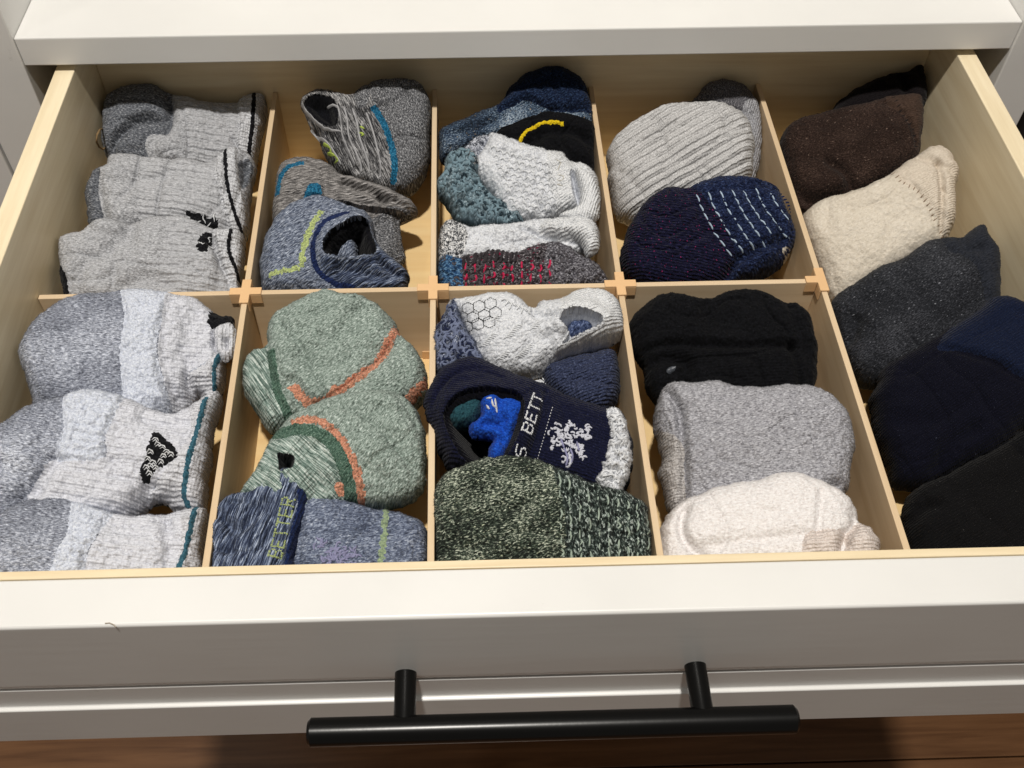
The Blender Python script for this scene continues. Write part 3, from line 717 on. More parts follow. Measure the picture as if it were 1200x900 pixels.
slate = knit('slate_blue_knit', [(.3, C(24, 28, 44)), (.55, C(54, 60, 84)), (.72, C(104, 112, 138))], .5, .9, 3, 'rib', .8, 1.4)
olive = knit('olive_marl', [(.38, C(14, 18, 16)), (.48, C(40, 48, 40)), (.56, C(86, 96, 80)), (.65, C(206, 208, 184))], .36, .92, 3, 'terry', .9, 1.3, dist=.5, patch=(.06, .06, .35), fleck=(C(196, 200, 168), .69, .4, 1.0))
olive_rib = knit('olive_marl_rib', [(.39, C(10, 14, 13)), (.49, C(34, 42, 38)), (.57, C(82, 93, 84)), (.67, C(202, 208, 196))], .6, .3, 3, 'terry', .8, 1.6, dist=.8)
grey_marl = knit('grey_marl_terry', [(.32, C(98, 95, 97)), (.45, C(142, 139, 140)), (.57, C(174, 171, 171)), (.71, C(212, 209, 208))], .35, 1.1, 3, 'terry', .7, 1.3, dist=.6)
grey_warm = knit('grey_marl_heel', [(.32, C(120, 114, 110)), (.5, C(170, 163, 156)), (.7, C(212, 206, 198))], .7, .7, 3, 'rib', .6, 1.3)
ivory = knit('ivory_terry', [(.3, C(214, 203, 194)), (.5, C(236, 228, 220)), (.7, C(247, 242, 236))], .35, .7, 3, 'terry', .4, 1.2)
ivory_rib = knit('ivory_rib', [(.3, C(202, 184, 170)), (.7, C(236, 224, 212))], .5, .8, 2, 'rib', .6, 1.5)
shade_in = knit('shaded_inside', [(.3, C(6, 6, 8)), (.7, C(26, 26, 30))], .5, .8, 2, 'terry', .5, 1.4)  # near-black colour paints the shade inside open cuffs, not a yarn tone

Z1, Z2, Z3, Z4, Z5 = (0, 60, 3.103), (290, 60, 3.104), (490, 60, 3.104), (690, 60, 3.104), (880, 50, 2.728)
Z6, Z7, Z8, Z9, Z10 = (0, 330, 2.5), (230, 330, 2.572), (490, 330, 2.57), (720, 320, 2.5), (930, 300, 2.367)
A1, A2, A3, A4 = (XL, 0, YR, YB), (0, 1, YR, YB), (1, 2, YR, YB), (2, 3, YR, YB)
B1, B2, B3, B4 = (XL, 0, 0, YR), (0, 1, 0, YR), (1, 2, 0, YR), (2, 3, 0, YR)
R5 = (3, XR, 0, YB)

# ------------------------------------------------------------------ back left: grey ragg socks with a black stripe
def squiggle(cx, cy, r, n, seed):
    rg = np.random.default_rng(seed); out = []
    for _ in range(n):
        a = rg.uniform(0, 6.28); p = np.array([cx, cy]) + rg.normal(size=2) * r * .45; ln = []
        for _ in range(5):
            ln.append(tuple(p)); a += rg.uniform(-1.3, 1.3); p = p + r * .3 * np.array([math.cos(a), math.sin(a)])
        out.append(ln)
    return out
GR = 'grey ragg sock pairs with a black cuff stripe'
p = pair('grey sock pair with a charcoal toe, half in shadow at the back left', (210, 160), GR)
k = Knit(Z1, [(385,190),(430,150),(500,138),(570,138),(620,160),(690,180),(740,197),(800,205),(865,203),(885,185),(930,170),(975,180),(972,240),(950,330),(930,420),(860,455),(780,470),(700,460),(600,440),(500,430),(420,420),(385,390),(372,330),(375,250)], zc=-.56, comp=A1, ang=-5, seed=1)
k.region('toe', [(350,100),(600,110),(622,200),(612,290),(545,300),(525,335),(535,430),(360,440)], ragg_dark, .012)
k.region('cuff', [(872,150),(1000,150),(1000,450),(860,450),(852,360),(868,260)], ragg_cuff, .03, .02)
k.stripe('stripe', [(930,165),(920,250),(911,320),(905,400),(903,450)], 17, black_yarn)
k.region('leg', [(668,150),(880,150),(870,300),(850,470),(668,470),(672,330)], ragg_leg, 0)
k.rib_area([(668,150),(1000,150),(950,470),(668,470)], .045, .0035, 84)
k.fold([(405,385),(415,330),(445,285),(495,245),(570,240)], .07, .028).fold([(610,150),(618,220),(605,285)], .05, .03).step([(668,245),(672,330),(665,410)], .02, .1)
k.build('sock', ragg, p, 8, .008)

p = pair('middle one of the three plain grey sock pairs at the back left', (200, 225), GR)
k = Knit(Z1, [(390,400),(420,385),(480,383),(560,393),(640,402),(700,410),(760,422),(795,398),(825,376),(870,368),(912,383),(938,420),(935,460),(918,530),(908,600),(900,670),(870,700),(800,710),(700,715),(560,700),(430,680),(340,650),(315,590),(312,530),(325,480),(345,440),(385,430)], zc=-.55, comp=A1, ang=-8, seed=2)
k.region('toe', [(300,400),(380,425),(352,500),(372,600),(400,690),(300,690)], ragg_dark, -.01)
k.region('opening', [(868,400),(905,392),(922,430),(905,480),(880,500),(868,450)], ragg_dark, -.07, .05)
k.region('cuff', [(795,360),(860,350),(868,420),(885,520),(905,600),(905,720),(860,720),(820,600),(795,500),(782,430)], ragg_cuff, .03, .02)
k.stripe('stripe', [(824,372),(822,430),(830,500),(850,580),(872,640),(890,700)], 15, black_yarn)
k.region('emblem', [(680,585),(715,590),(750,598),(785,605),(795,640),(770,655),(735,640),(700,618)], black_yarn, .008, .01, .008)
k.region('leg', [(560,370),(790,390),(785,500),(830,720),(540,720)], ragg_leg, 0)
k.rib_area([(560,370),(960,350),(960,720),(540,720)], .042, .0035, 80)
k.fold([(355,445),(358,520),(378,610)], .05, .03).fold([(400,465),(520,470),(620,440)], .03, .04).fold([(640,640),(560,620),(480,640)], .04, .05)
k.build('sock', ragg, p, 8, .008)
k.yarn('stitching', squiggle(735, 618, 30, 5, 3), .006, white_yarn, .008)

p = pair('grey sock pair with a black emblem lying against the row board at left', (180, 300), GR)
k = Knit(Z1, [(215,690),(240,673),(300,662),(340,632),(380,618),(430,622),(480,640),(560,618),(640,610),(700,622),(750,650),(790,662),(840,668),(880,675),(890,700),(892,760),(880,830),(870,910),(800,950),(600,960),(400,950),(260,910),(240,860),(225,800),(215,740)], zc=-.56, comp=A1, ang=-3, seed=3)
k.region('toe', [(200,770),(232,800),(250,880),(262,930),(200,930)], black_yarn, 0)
k.region('cuff', [(790,640),(900,640),(900,900),(850,900),(815,800),(785,720)], ragg_cuff, .03, .02)
k.stripe('stripe', [(850,660),(832,700),(836,740),(856,790),(874,850)], 15, black_yarn)
k.region('emblem', [(738,658),(768,658),(770,690),(752,720),(725,728),(715,690)], black_yarn, .008, .01, .008)
k.region('leg', [(640,590),(800,640),(790,720),(850,950),(600,950)], ragg_leg, 0)
k.rib_area([(640,590),(950,600),(950,950),(600,950)], .042, .0035, 85)
k.fold([(250,850),(290,790),(350,730),(420,690)], .03, .05).fold([(450,850),(520,820),(600,840)], .05, .05).fold([(480,640),(470,670)], .05, .05).fold([(775,680),(800,760),(850,850)], .035, .02)
k.build('sock', ragg, p, 8, .008)
k.yarn('stitching', squiggle(742, 690, 26, 5, 6), .006, white_yarn, .008)

# ------------------------------------------------------------------ back, second compartment: marl socks
p = pair('black and grey marl sock pair with a turquoise stripe at the back', (440, 165), 'marl sock pairs')
k = Knit(Z2, [(195,190),(230,163),(270,152),(320,163),(375,185),(400,163),(440,142),(500,127),(560,123),(620,138),(655,170),(670,220),(667,300),(662,400),(640,470),(600,517),(550,537),(490,517),(440,487),(380,477),(330,457),(300,410),(270,350),(240,285),(210,235)], zc=-.50, comp=A2, ang=-63, T=.22, seed=4)
k.hole([(207,192),(270,160),(318,182),(330,245),(305,275),(255,258),(225,225)], .12, shade_in, .06, .02, .02)
k.stripe('stripe', [(455,195),(490,250),(515,310),(530,370),(535,430),(528,480)], 26, turq)
k.region('toe', [(455,90),(700,90),(700,560),(520,560),(536,440),(520,320),(490,250),(462,205)], marl_toe, .02, .03)
k.region('heel', [(385,140),(450,120),(440,180),(400,195)], marl_toe, 0)
for d in (0, 28, 56, 84):
    k.fold([(320 + d,190 + d * .2),(345 + d,250),(352 + d,320),(375 + d,380),(395 + d,440)], .028, .018)
k.fold([(230,270),(290,300),(340,330),(370,390),(395,420)], .05, .02).step([(545,500),(480,490),(420,478)], .02, .08)
k.build('sock', marl, p, 7, .008)
k.yarn('lettering', [[(275,340),(300,352)],[(290,372),(318,380)],[(300,352),(305,385)],[(318,380),(330,395),(315,405)],[(295,415),(315,440)],[(408,265),(425,275)],[(405,285),(422,295),(412,300)]], .012, lime_y, .006)
k.yarn('trim', [[(196,192),(225,235),(260,270),(300,285),(345,290)],[(285,185),(315,190),(332,210),(340,250),(345,300),(365,350),(388,400)],[(350,195),(362,240),(368,300),(390,350),(410,400),(412,430)],[(380,200),(398,250),(408,310),(430,370),(445,430)],[(430,215),(450,270),(470,340),(482,400),(480,450)],[(230,290),(270,320),(310,360),(340,410)]], .011, knit('pale_trim', [(.3, C(120,118,116)), (.7, C(206,202,198))], .6, .6), .006)

p = pair('grey marl sock pair with a turquoise heel wedged between two others', (390, 220), 'marl sock pairs')
k = Knit(Z2, [(105,500),(110,450),(130,415),(170,400),(230,400),(290,413),(330,438),(352,462),(420,480),(470,503),(520,515),(560,530),(600,565),(614,592),(575,612),(556,625),(560,680),(572,760),(520,800),(400,810),(200,720),(110,650),(98,570)], zc=-.60, comp=A2, ang=8, T=.2, seed=5)
k.region('toe', [(440,610),(600,610),(620,850),(440,850)], marl_toe, -.02, .05)
k.stripe('stripe', [(106,520),(118,455),(150,418),(205,404)], 22, turq)
k.region('heel', [(225,490),(262,488),(272,525),(240,548),(205,550),(210,515)], turq, .01)
k.fold([(350,470),(400,490),(440,500),(500,540)], .09, .025).fold([(330,440),(310,480),(300,540)], .03, .03).fold([(480,520),(540,545),(600,590)], .05, .02)
for d in (0, 35, 70): k.fold([(140 + d,560),(160 + d,500),(210 + d,445 + d * .2),(280 + d * .5,430 + d * .4)], .015, .018)
k.step([(320,540),(420,560),(520,575),(610,600)], .06, .12)
k.build('sock', marl_warm, p, 7, .008)

p = pair('denim blue heather sock pair with a dark open cuff and lime lines', (390, 290), 'marl sock pairs')
k = Knit(Z2, [(50,760),(60,700),(90,650),(130,600),(190,560),(250,543),(310,553),(360,573),(420,588),(452,620),(458,670),(475,720),(512,762),(560,788),(590,815),(592,850),(570,900),(450,930),(300,940),(150,930),(65,900),(50,820)], zc=-.55, comp=A2, ang=30, T=.24, seed=6)
k.hole([(278,720),(300,680),(340,645),(395,622),(438,632),(452,680),(470,735),(450,752),(400,757),(330,757),(290,752)], .28, shade_in, .10, .07, .05)
k.stripe('band', [(372,588),(300,612),(258,660),(240,720),(252,790),(305,835),(390,862)], 20, navy_band)
k.stripe('stripe', [(270,580),(238,640),(212,700),(196,790)], 22, lime, .003, .008)
k.stripe('stripe', [(196,795),(150,800),(80,818)], 20, lime, .003, .008)
k.region('cuff', [(450,760),(520,755),(620,800),(620,870),(400,880),(290,830),(270,760),(330,770)], denim_dark, .01)
k.fold([(480,770),(540,810),(590,840)], .06, .02).fold([(330,790),(430,810),(520,830)], .03, .02)
k.build('sock', denim, p, 8, .008)
q = Knit(Z2, [(290,750),(285,715),(320,680),(350,665),(385,690),(400,740),(395,770),(330,775)], zc=-.50, comp=A2, ang=60, T=.10, Tb=.12, seed=7)
q.build('inner_sock', denim, p, 6, .008)

# ------------------------------------------------------------------ back, third compartment
p = pair('blue sock pair with tan flecks piled at the back of the third compartment', (590, 130))
k = Knit(Z3, [(72,310),(110,285),(160,262),(220,235),(290,207),(320,165),(370,118),(430,85),(500,75),(560,93),(602,130),(628,190),(640,260),(600,310),(400,350),(250,350),(130,400),(80,410)], zc=-.46, comp=A3, ang=25, T=.2, seed=8)
k.region('toe', [(290,215),(320,140),(420,60),(660,60),(660,230),(560,210),(470,200),(390,170)], knit('midnight_fleck', [(.36, C(8,10,20)), (.52, C(20,30,54)), (.68, C(60,80,108))], .45, .9, 3, 'terry', .8, 1.5), .015)
k.fold([(300,210),(400,180),(480,210),(640,230)], .04, .03).fold([(110,300),(200,290),(300,240)], .03, .03)
k.build('sock', bluefleck, p, 9, .010)
p = pair('black sock pair with a curved yellow band under the blue flecked one', (655, 175))
k = Knit(Z3, [(280,320),(330,280),(400,252),(470,238),(540,243),(600,262),(640,285),(640,380),(640,470),(560,500),(450,480),(350,400)], zc=-.50, comp=A3, ang=20, T=.2, seed=9)
k.stripe('band', [(362,350),(380,300),(420,272),(470,254),(530,256)], 14, yellow)
k.fold([(400,330),(460,290),(540,280),(620,310)], .06, .04).fold([(500,330),(540,380),(600,400)], .05, .04)
k.build('sock', jet, p, 5, .006)
p = pair('white looped sock pair with a teal grey fluffy end and rolled cuff', (600, 210), 'white loopy sock pairs')
k = Knit(Z3, [(190,440),(215,400),(250,345),(262,312),(300,325),(350,343),(400,358),(440,368),(480,380),(530,388),(552,418),(600,432),(642,475),(662,540),(660,590),(635,617),(580,628),(520,640),(450,650),(380,650),(320,640),(270,560),(215,490)], zc=-.50, comp=A3, ang=30, T=.22, seed=10, fuzzy=.007)
k.hole([(553,440),(572,452),(592,520),(585,570),(566,540),(556,490)], .14, lining_w, .04, .02, .02)
k.region('cuff', [(545,380),(700,430),(700,640),(560,640),(505,620),(530,570),(560,580),(590,560),(596,520),(575,448)], snow_rib, .03, .04)
k.region('leg', [(475,360),(560,390),(552,480),(560,560),(500,640),(480,640),(500,560),(470,450)], snow_rib, .012)
for a, b in (((300,360),(280,420)), ((350,380),(310,470)), ((400,390),(350,520)), ((440,400),(400,560)), ((470,430),(440,600))): k.fold([a, ((a[0]+b[0])/2+10, (a[1]+b[1])/2), b], .02, .02)
k.build('sock', snow, p, 12, .012)
loops = []
for i in range(9):
    for j in range(9):
        x, y = 265 + i * 24 + j * 9, 350 + j * 27 + i * 8
        if x < 490 and y < 610: loops.append([(x, y), (x + 9, y - 7), (x + 18, y - 1), (x + 20, y + 9)])
k.yarn('loop', loops, .010, white_yarn, .008)
k.yarn('lettering', [[(520,405),(508,440)],[(500,400),(528,412)],[(505,455),(528,462),(520,480),(503,474)],[(500,490),(525,498)]], .005, knit('faint_grey', [(.3, C(176,168,150)), (.7, C(206,200,186))], .6, .6), .004)
q = Knit(Z3, [(562,432),(600,430),(642,473),(663,540),(662,592),(637,620),(580,632),(540,622),(512,600),(540,588),(575,575),(592,545),(592,505),(575,465)], zc=-.46, comp=A3, ang=70, T=.10, Tb=.14, edge=.07, seed=44, wr=.006, shift=.12)
q.build('cuff_roll', snow_rib, p, 8, .008)
q = Knit(Z3, [(70,490),(95,458),(102,400),(150,368),(200,385),(225,430),(225,470),(265,520),(315,570),(368,610),(372,637),(300,650),(220,652),(150,628),(108,575),(78,530)], zc=-.50, comp=A3, ang=-30, T=.2, seed=11, fuzzy=.022, ff=34, shift=.03)
q.region('knot', [(165,345),(230,305),(275,320),(275,372),(240,410),(195,400)], bw_knit, .02)
q.build('fluffy_end', chenille, p, 16, .016)
q.curls('curl', 170, .022, .016, knit('teal_grey_curl', [(.4, C(66,84,90)), (.5, C(128,150,156)), (.6, C(200,212,214))], .5, .5), .008)
q.curls('curl', 60, .022, .014, knit('dark_teal_curl', [(.4, C(30,42,48)), (.6, C(70,88,96))], .5, .5), .006)
q = Knit(Z3, [(165,352),(200,322),(240,305),(272,318),(276,370),(245,408),(200,402),(170,385)], zc=-.42, comp=A3, ang=-30, T=.09, Tb=.1, seed=12, fuzzy=.014, shift=.05)
q.build('knot', knit('grey_white_twist', [(.4, C(60,62,70)), (.5, C(140,142,148)), (.6, C(222,222,224))], .3, .6, 1, 'terry', 1., 2.2, dist=1.5), p, 12, .014)
p = pair('white sock pair with a black and white patterned end and rolled cuff', (600, 285), 'white loopy sock pairs')
k = Knit(Z3, [(80,690),(85,645),(110,625),(150,635),(190,652),(260,650),(370,635),(430,618),(520,628),(600,626),(642,650),(662,690),(652,722),(605,750),(560,760),(480,780),(400,790),(300,800),(200,800),(120,800),(80,790)], zc=-.56, comp=A3, ang=8, T=.2, seed=13, fuzzy=.007)
k.region('toe', [(50,600),(130,610),(178,650),(165,740),(150,820),(50,820)], bw_knit, .01)
k.region('cuff', [(520,600),(700,620),(700,760),(600,770),(608,720),(580,690),(500,670),(440,640)], snow_rib, .035, .04)
k.fold([(380,640),(450,665),(560,690),(605,730)], .05, .02).fold([(230,660),(300,690),(400,700)], .02, .04)
k.build('sock', snow, p, 12, .012)
q = Knit(Z3, [(470,655),(520,640),(570,626),(612,626),(647,650),(664,690),(652,724),(615,748),(600,722),(575,690),(530,675)], zc=-.50, comp=A3, ang=20, T=.10, Tb=.14, edge=.07, seed=45, wr=.006, shift=.10)
q.build('cuff_roll', snow_rib, p, 8, .008)
p = pair('black and maroon tweed sock pair with red stitching rows', (620, 320))
k = Knit(Z3, [(75,775),(110,755),(150,770),(200,755),(260,740),(340,748),(420,718),(500,708),(560,728),(612,763),(652,790),(690,830),(690,880),(500,920),(300,920),(150,910),(75,880)], zc=-.58, comp=A3, ang=5, T=.2, seed=14, fuzzy=.013, ff=48)
k.region('toe', [(40,730),(145,750),(160,800),(155,920),(40,920)], deepblue, .01)
k.region('heel', [(490,690),(720,690),(720,930),(480,930)], knit('grey_tweed', [(.36, C(22,20,24)), (.48, C(70,66,70)), (.58, C(130,126,128)), (.70, C(196,192,192))], .5, .7, 3, 'terry', .9, 1.6), .0)
k.build('sock', tweed, p, 12, .012)
k.curls('curl', 130, .016, .010, knit('tweed_curl', [(.4, C(16,14,16)), (.5, C(96,90,92)), (.6, C(220,214,212))], .5, .5), .005)
rows = []
for i, x in enumerate((172,206,240,274,308,342,376,410,444,476)):
    y = 762 + (i % 3) * 6
    while y < 880:
        rows.append([(x + rng.normal() * 2, y), (x + 3 + rng.normal() * 3, y + 12), (x - 1 + rng.normal() * 2, y + 24 + rng.random() * 8)]); y += 33 + rng.random() * 8
k.yarn('stitching', rows, .013, red_yarn, .003)
fr_ = []
for i in range(15):
    x = 165 + i * 13 + (i % 3) * 4; fr_.append([(x, 775 - i * .8), (x + 5, 755 - i), (x + 16, 738 - i), (x + 26 + (i % 4) * 4, 716 - i * 1.2 - (i % 3) * 9)])
k.yarn('fringe', fr_, .013, tweed, .014)
fr_ = []
for i in range(12):
    x = 85 + (i % 6) * 14; y = 650 + (i // 6) * 50 + (i % 2) * 12; fr_.append([(x, y), (x + 10, y + 12), (x + 2, y + 26)])

# ------------------------------------------------------------------ back, fourth compartment
p = pair('pale grey ribbed sock pair with a charcoal cuff folded behind it', (800, 180))
q = Knit(Z4, [(370,200),(400,153),(440,123),(500,113),(560,128),(602,170),(624,220),(630,300),(622,400),(600,480),(540,470),(450,350),(390,260)], zc=-.55, comp=A4, ang=70, T=.14, seed=16)
q.region('leg', [(560,200),(660,200),(660,520),(540,520),(580,400)], pale_cuff, .0)
q.build('cuff', char_cuff, p, 7, .008)
k = Knit(Z4, [(65,380),(100,320),(150,280),(220,243),(290,213),(360,203),(430,203),(510,222),(570,257),(597,320),(597,400),(575,490),(500,540),(400,560),(300,580),(200,620),(150,628),(95,600),(75,520),(65,440)], zc=-.55, comp=A4, ang=28, T=.24, dome=.55, seed=15, fuzzy=.003)
k.rib_area([(60,150),(700,150),(700,700),(40,700)], .046, .010, 118)
k.build('sock', pale_rib, p, 5, .006)
p = pair('navy slub sock pair with rows of pale dashes', (820, 280))
k = Knit(Z4, [(118,720),(148,640),(190,570),(240,530),(300,513),(360,518),(420,497),(480,480),(540,476),(600,492),(662,508),(692,540),(713,600),(742,650),(748,690),(725,750),(665,810),(580,850),(480,880),(300,890),(180,870),(125,810)], zc=-.56, comp=A4, ang=-15, T=.25, dome=.55, seed=17, fuzzy=.005)
k.region('heel', [(350,480),(700,440),(800,560),(800,800),(560,900),(470,860),(530,780),(520,690),(470,590),(420,530)], navy_rag, .02, .03, .006)
k.region('heel_patch', [(705,720),(730,715),(735,745),(712,765)], cream_yarn, .006)
k.fold([(500,830),(540,760),(620,720),(700,690)], .05, .025)
k.build('sock', navy_slub, p, 8, .010)
dash = []
for i in range(7):
    x0 = 390 + i * 43; y0 = 525 - i * 5
    for j in range(7):
        t = j / 6.0; a = np.array([x0 + t * (70 - i * 2) + 40 * t * t, y0 + t * (195 - i * 6)])
        if a[1] > 690 - 4 * i and i > 3: continue
        d = np.array([13 + 9 * t, 25 - 2 * t]) * .98
        dash.append([tuple(a), tuple(a + d * .5 + (2, 0)), tuple(a + d)])
k.yarn('stitching', dash, .0085, pale_yarn, .003)
tf = []
for i in range(26):
    a = -1.2 + i * .085; x, y = 600 + 140 * math.cos(a), 640 + 150 * math.sin(a); tf.append([(x, y), (x + 7 * math.cos(a) - 3, y + 7 * math.sin(a)), (x + 16 * math.cos(a), y + 14 * math.sin(a) + 4)])
k.curls('curl', 90, .018, .012, navy_rag, .006, [(440,510),(690,510),(745,660),(720,740),(560,840),(520,800),(530,700)])
k.yarn('tuft', tf, .012, knit('navy_tuft', [(.3, C(16,20,44)), (.7, C(44,56,100))], .6, .6), .004)

# ------------------------------------------------------------------ right column: plain dress socks
def dashes(k, line, n, mat, wdt=.008, ln=.026, lift=-.001):
    q = catmull(k.trace(line), False, .004); idx = np.linspace(0, len(q) - 1, n).astype(int); t = np.gradient(q, axis=0); t /= np.linalg.norm(t, axis=1)[:, None] + 1e-12
    out = [[q[i] - np.array([-t[i, 1], t[i, 0]]) * ln / 2 + t[i] * .004, q[i] + np.array([-t[i, 1], t[i, 0]]) * ln / 2] for i in idx]
    k.yarn('eyelet', out, wdt, mat, lift, raw=True)
DG = 'plain dress sock pairs in the right column'
p = pair('black sock pair in the dark back corner of the drawer', (1040, 110), DG)
k = Knit(Z5, [(240,260),(270,210),(310,170),(360,140),(430,113),(485,105),(510,85),(535,78),(553,95),(556,200),(520,280),(400,300),(280,300)], zc=-.45, comp=R5, ang=20, T=.16, wr=.011, lumps=.03, seed=18, fuzzy=.002)
k.fold([(480,110),(500,150),(520,200)], .04, .03)
k.build('sock', blackbrown, p, 3, .005)
p = pair('dark brown wool sock pair with an eyelet row near its cuff', (1000, 175), DG)
k = Knit(Z5, [(88,320),(120,275),(180,248),(260,228),(350,213),(430,188),(480,183),(545,188),(550,260),(542,340),(520,400),(440,450),(350,500),(250,530),(180,560),(140,540),(100,430)], zc=-.55, comp=R5, ang=20, T=.22, wr=.011, lumps=.03, dome=.5, seed=19, fuzzy=.003)
k.region('cuff', [(432,150),(600,150),(600,420),(525,400),(530,300),(510,258),(478,222),(440,195)], brown_cuff, .008)
k.fold([(250,375),(300,410),(320,470)], .05, .03).fold([(130,480),(200,510),(300,500)], .06, .04).fold([(430,190),(485,225),(515,270),(528,330)], .012, .012)
k.build('sock', brown, p, 6, .008)
dashes(k, [(430,188),(482,222),(512,265),(528,330)], 13, black_thread)
p = pair('cream wool sock pair with an eyelet row', (1040, 260), DG)
k = Knit(Z5, [(160,575),(200,530),(280,503),(360,473),(430,433),(500,393),(530,368),(570,350),(605,350),(632,373),(642,400),(654,415),(657,450),(650,520),(643,590),(622,650),(560,690),(480,740),(380,800),(280,850),(235,820),(198,720),(165,640)], zc=-.56, comp=R5, ang=28, T=.24, wr=.011, lumps=.03, dome=.5, seed=20, fuzzy=.003)
k.region('cuff', [(430,400),(560,300),(600,340),(640,330),(700,420),(660,620),(620,690),(600,560),(565,508),(525,468),(480,443)], cream_cuff, .01)
k.fold([(598,385),(610,440),(612,520),(608,600)], .035, .018).fold([(540,370),(590,380),(640,410)], .03, .025).fold([(240,560),(330,530),(420,520)], .015, .06)
k.build('sock', cream, p, 7, .008)
dashes(k, [(425,437),(480,445),(530,472),(566,512),(592,562),(612,620)], 18, plain('dark_tan_thread', C(138,112,86)))  # eyelet row in a darker tan thread
p = pair('charcoal wool sock pair with a ribbed pointed cuff', (1070, 350), DG)
k = Knit(Z5, [(250,830),(330,778),(400,728),(480,698),(560,648),(620,638),(660,638),(690,608),(720,595),(747,605),(763,650),(788,700),(790,760),(790,850),(770,950),(650,1010),(520,1060),(400,1110),(330,1090),(280,1000),(250,900)], zc=-.56, comp=R5, ang=28, T=.24, wr=.011, lumps=.03, dome=.5, seed=21, fuzzy=.003)
k.region('cuff', [(600,610),(680,560),(830,560),(830,900),(760,900),(742,780),(720,720),(680,680),(630,660)], charcoal_cuff, .01)
k.fold([(655,640),(690,660),(730,660)], .03, .03).fold([(300,900),(360,840),(430,820)], .02, .05).fold([(300,960),(330,930),(345,880)], .05, .03)
k.build('sock', charcoal, p, 7, .008)
dashes(k, [(630,650),(680,675),(722,718),(745,780),(755,840)], 14, black_thread, .006)
p = pair('navy cotton sock pair in the right column, second from the front', (1110, 470), DG)
k = Knit(Z10, [(212,420),(222,360),(258,310),(330,268),(380,238),(440,198),(500,168),(530,138),(575,130),(625,145),(680,190),(730,300),(720,400),(650,490),(560,560),(480,590),(420,620),(340,650),(275,640),(245,570),(220,490)], zc=-.55, comp=R5, ang=28, T=.26, wr=.011, lumps=.03, dome=.55, seed=22, fuzzy=.002)
k.region('cuff', [(500,100),(640,90),(760,180),(760,420),(640,340),(560,290),(470,262),(400,252),(440,200)], navy_rib, .012)
k.fold([(400,590),(440,520),(500,480)], .035, .04).fold([(300,460),(420,440),(520,400)], .015, .05).fold([(420,250),(480,270),(560,300),(640,350)], .02, .02)
k.build('sock', navy, p, 5, .006)
p = pair('black cotton sock pair in the front right corner of the drawer', (1140, 590), DG)
k = Knit(Z10, [(295,690),(340,648),(420,608),(500,568),(560,538),(620,498),(680,495),(780,560),(800,700),(780,820),(700,900),(540,920),(400,920),(320,890),(300,780)], zc=-.58, comp=R5, ang=25, T=.24, wr=.011, lumps=.03, dome=.5, seed=23, fuzzy=.002)
k.region('cuff', [(560,480),(700,440),(860,560),(860,700),(700,620),(640,560)], jet_flat, .01)
k.fold([(330,740),(360,700),(400,690)], .03, .03).fold([(420,640),(520,660),(640,620)], .015, .06)
k.build('sock', black_cotton, p, 5, .006)

# ------------------------------------------------------------------ front left: white socks with grey toes and a teal stripe
WG = 'white and grey sock pairs with a teal cuff stripe'
p = pair('white and grey sock pair farthest back in the front left compartment, cuff rolled', (140, 420), WG)
k = Knit(Z6, [(66,215),(75,170),(110,120),(160,85),(220,60),(300,48),(370,40),(440,38),(510,52),(570,58),(612,85),(645,110),(682,118),(688,160),(668,230),(662,300),(650,345),(608,364),(587,346),(568,372),(510,420),(420,440),(300,420),(200,410),(110,390),(85,300)], zc=-.50, comp=B1, ang=0, T=.24, dome=.5, seed=24, fuzzy=.006, wr=.010, lumps=.034)
k.region('leg', [(512,20),(600,20),(720,60),(720,200),(640,200),(600,232),(545,262),(550,300),(585,350),(600,460),(480,460),(500,370),(480,290),(462,200),(472,125)], white_leg, -.012, .03)
k.region('cuff', [(545,262),(600,235),(650,190),(700,190),(700,380),(620,390),(585,350),(550,300)], white_cuff, .03, .03)
k.region('emblem', [(608,95),(640,82),(690,95),(690,128),(650,130),(615,132)], black_yarn, .01, .01, .01)
k.stripe('stripe', [(648,205),(634,240),(628,270),(630,330),(640,380)], 12, teal_yarn)
k.region('heel', [(372,20),(515,20),(470,125),(460,200),(478,290),(500,370),(480,470),(340,470),(356,340),(350,200),(364,100)], white_terry, .018, .03)
k.fold([(560,240),(580,180),(560,90)], .02, .05).fold([(545,270),(560,310),(600,355)], .07, .025).fold([(500,310),(540,350),(570,370)], .04, .03).fold([(640,145),(630,180),(650,200)], .05, .025)
k.rib_area([(512,20),(720,20),(720,420),(480,460)], .040, .0032, 90)
k.fold([(480,400),(540,372),(590,345)], .09, .06).fold([(560,250),(540,200),(545,120)], .02, .03)
k.build('sock', bluegrey, p, 14, .011)
k.yarn('stitching', squiggle(650, 108, 30, 9, 8), .007, white_yarn, .01)
q = Knit(Z6, [(620,155),(640,128),(675,122),(690,150),(690,205),(665,235),(640,215),(625,190)], zc=-.42, comp=B1, ang=90, T=.08, Tb=.1, seed=25)
q.fold([(650,160),(662,170),(660,190),(648,186)], .05, .014)
q.build('cuff_roll', white_cuff, p, 9, .009)

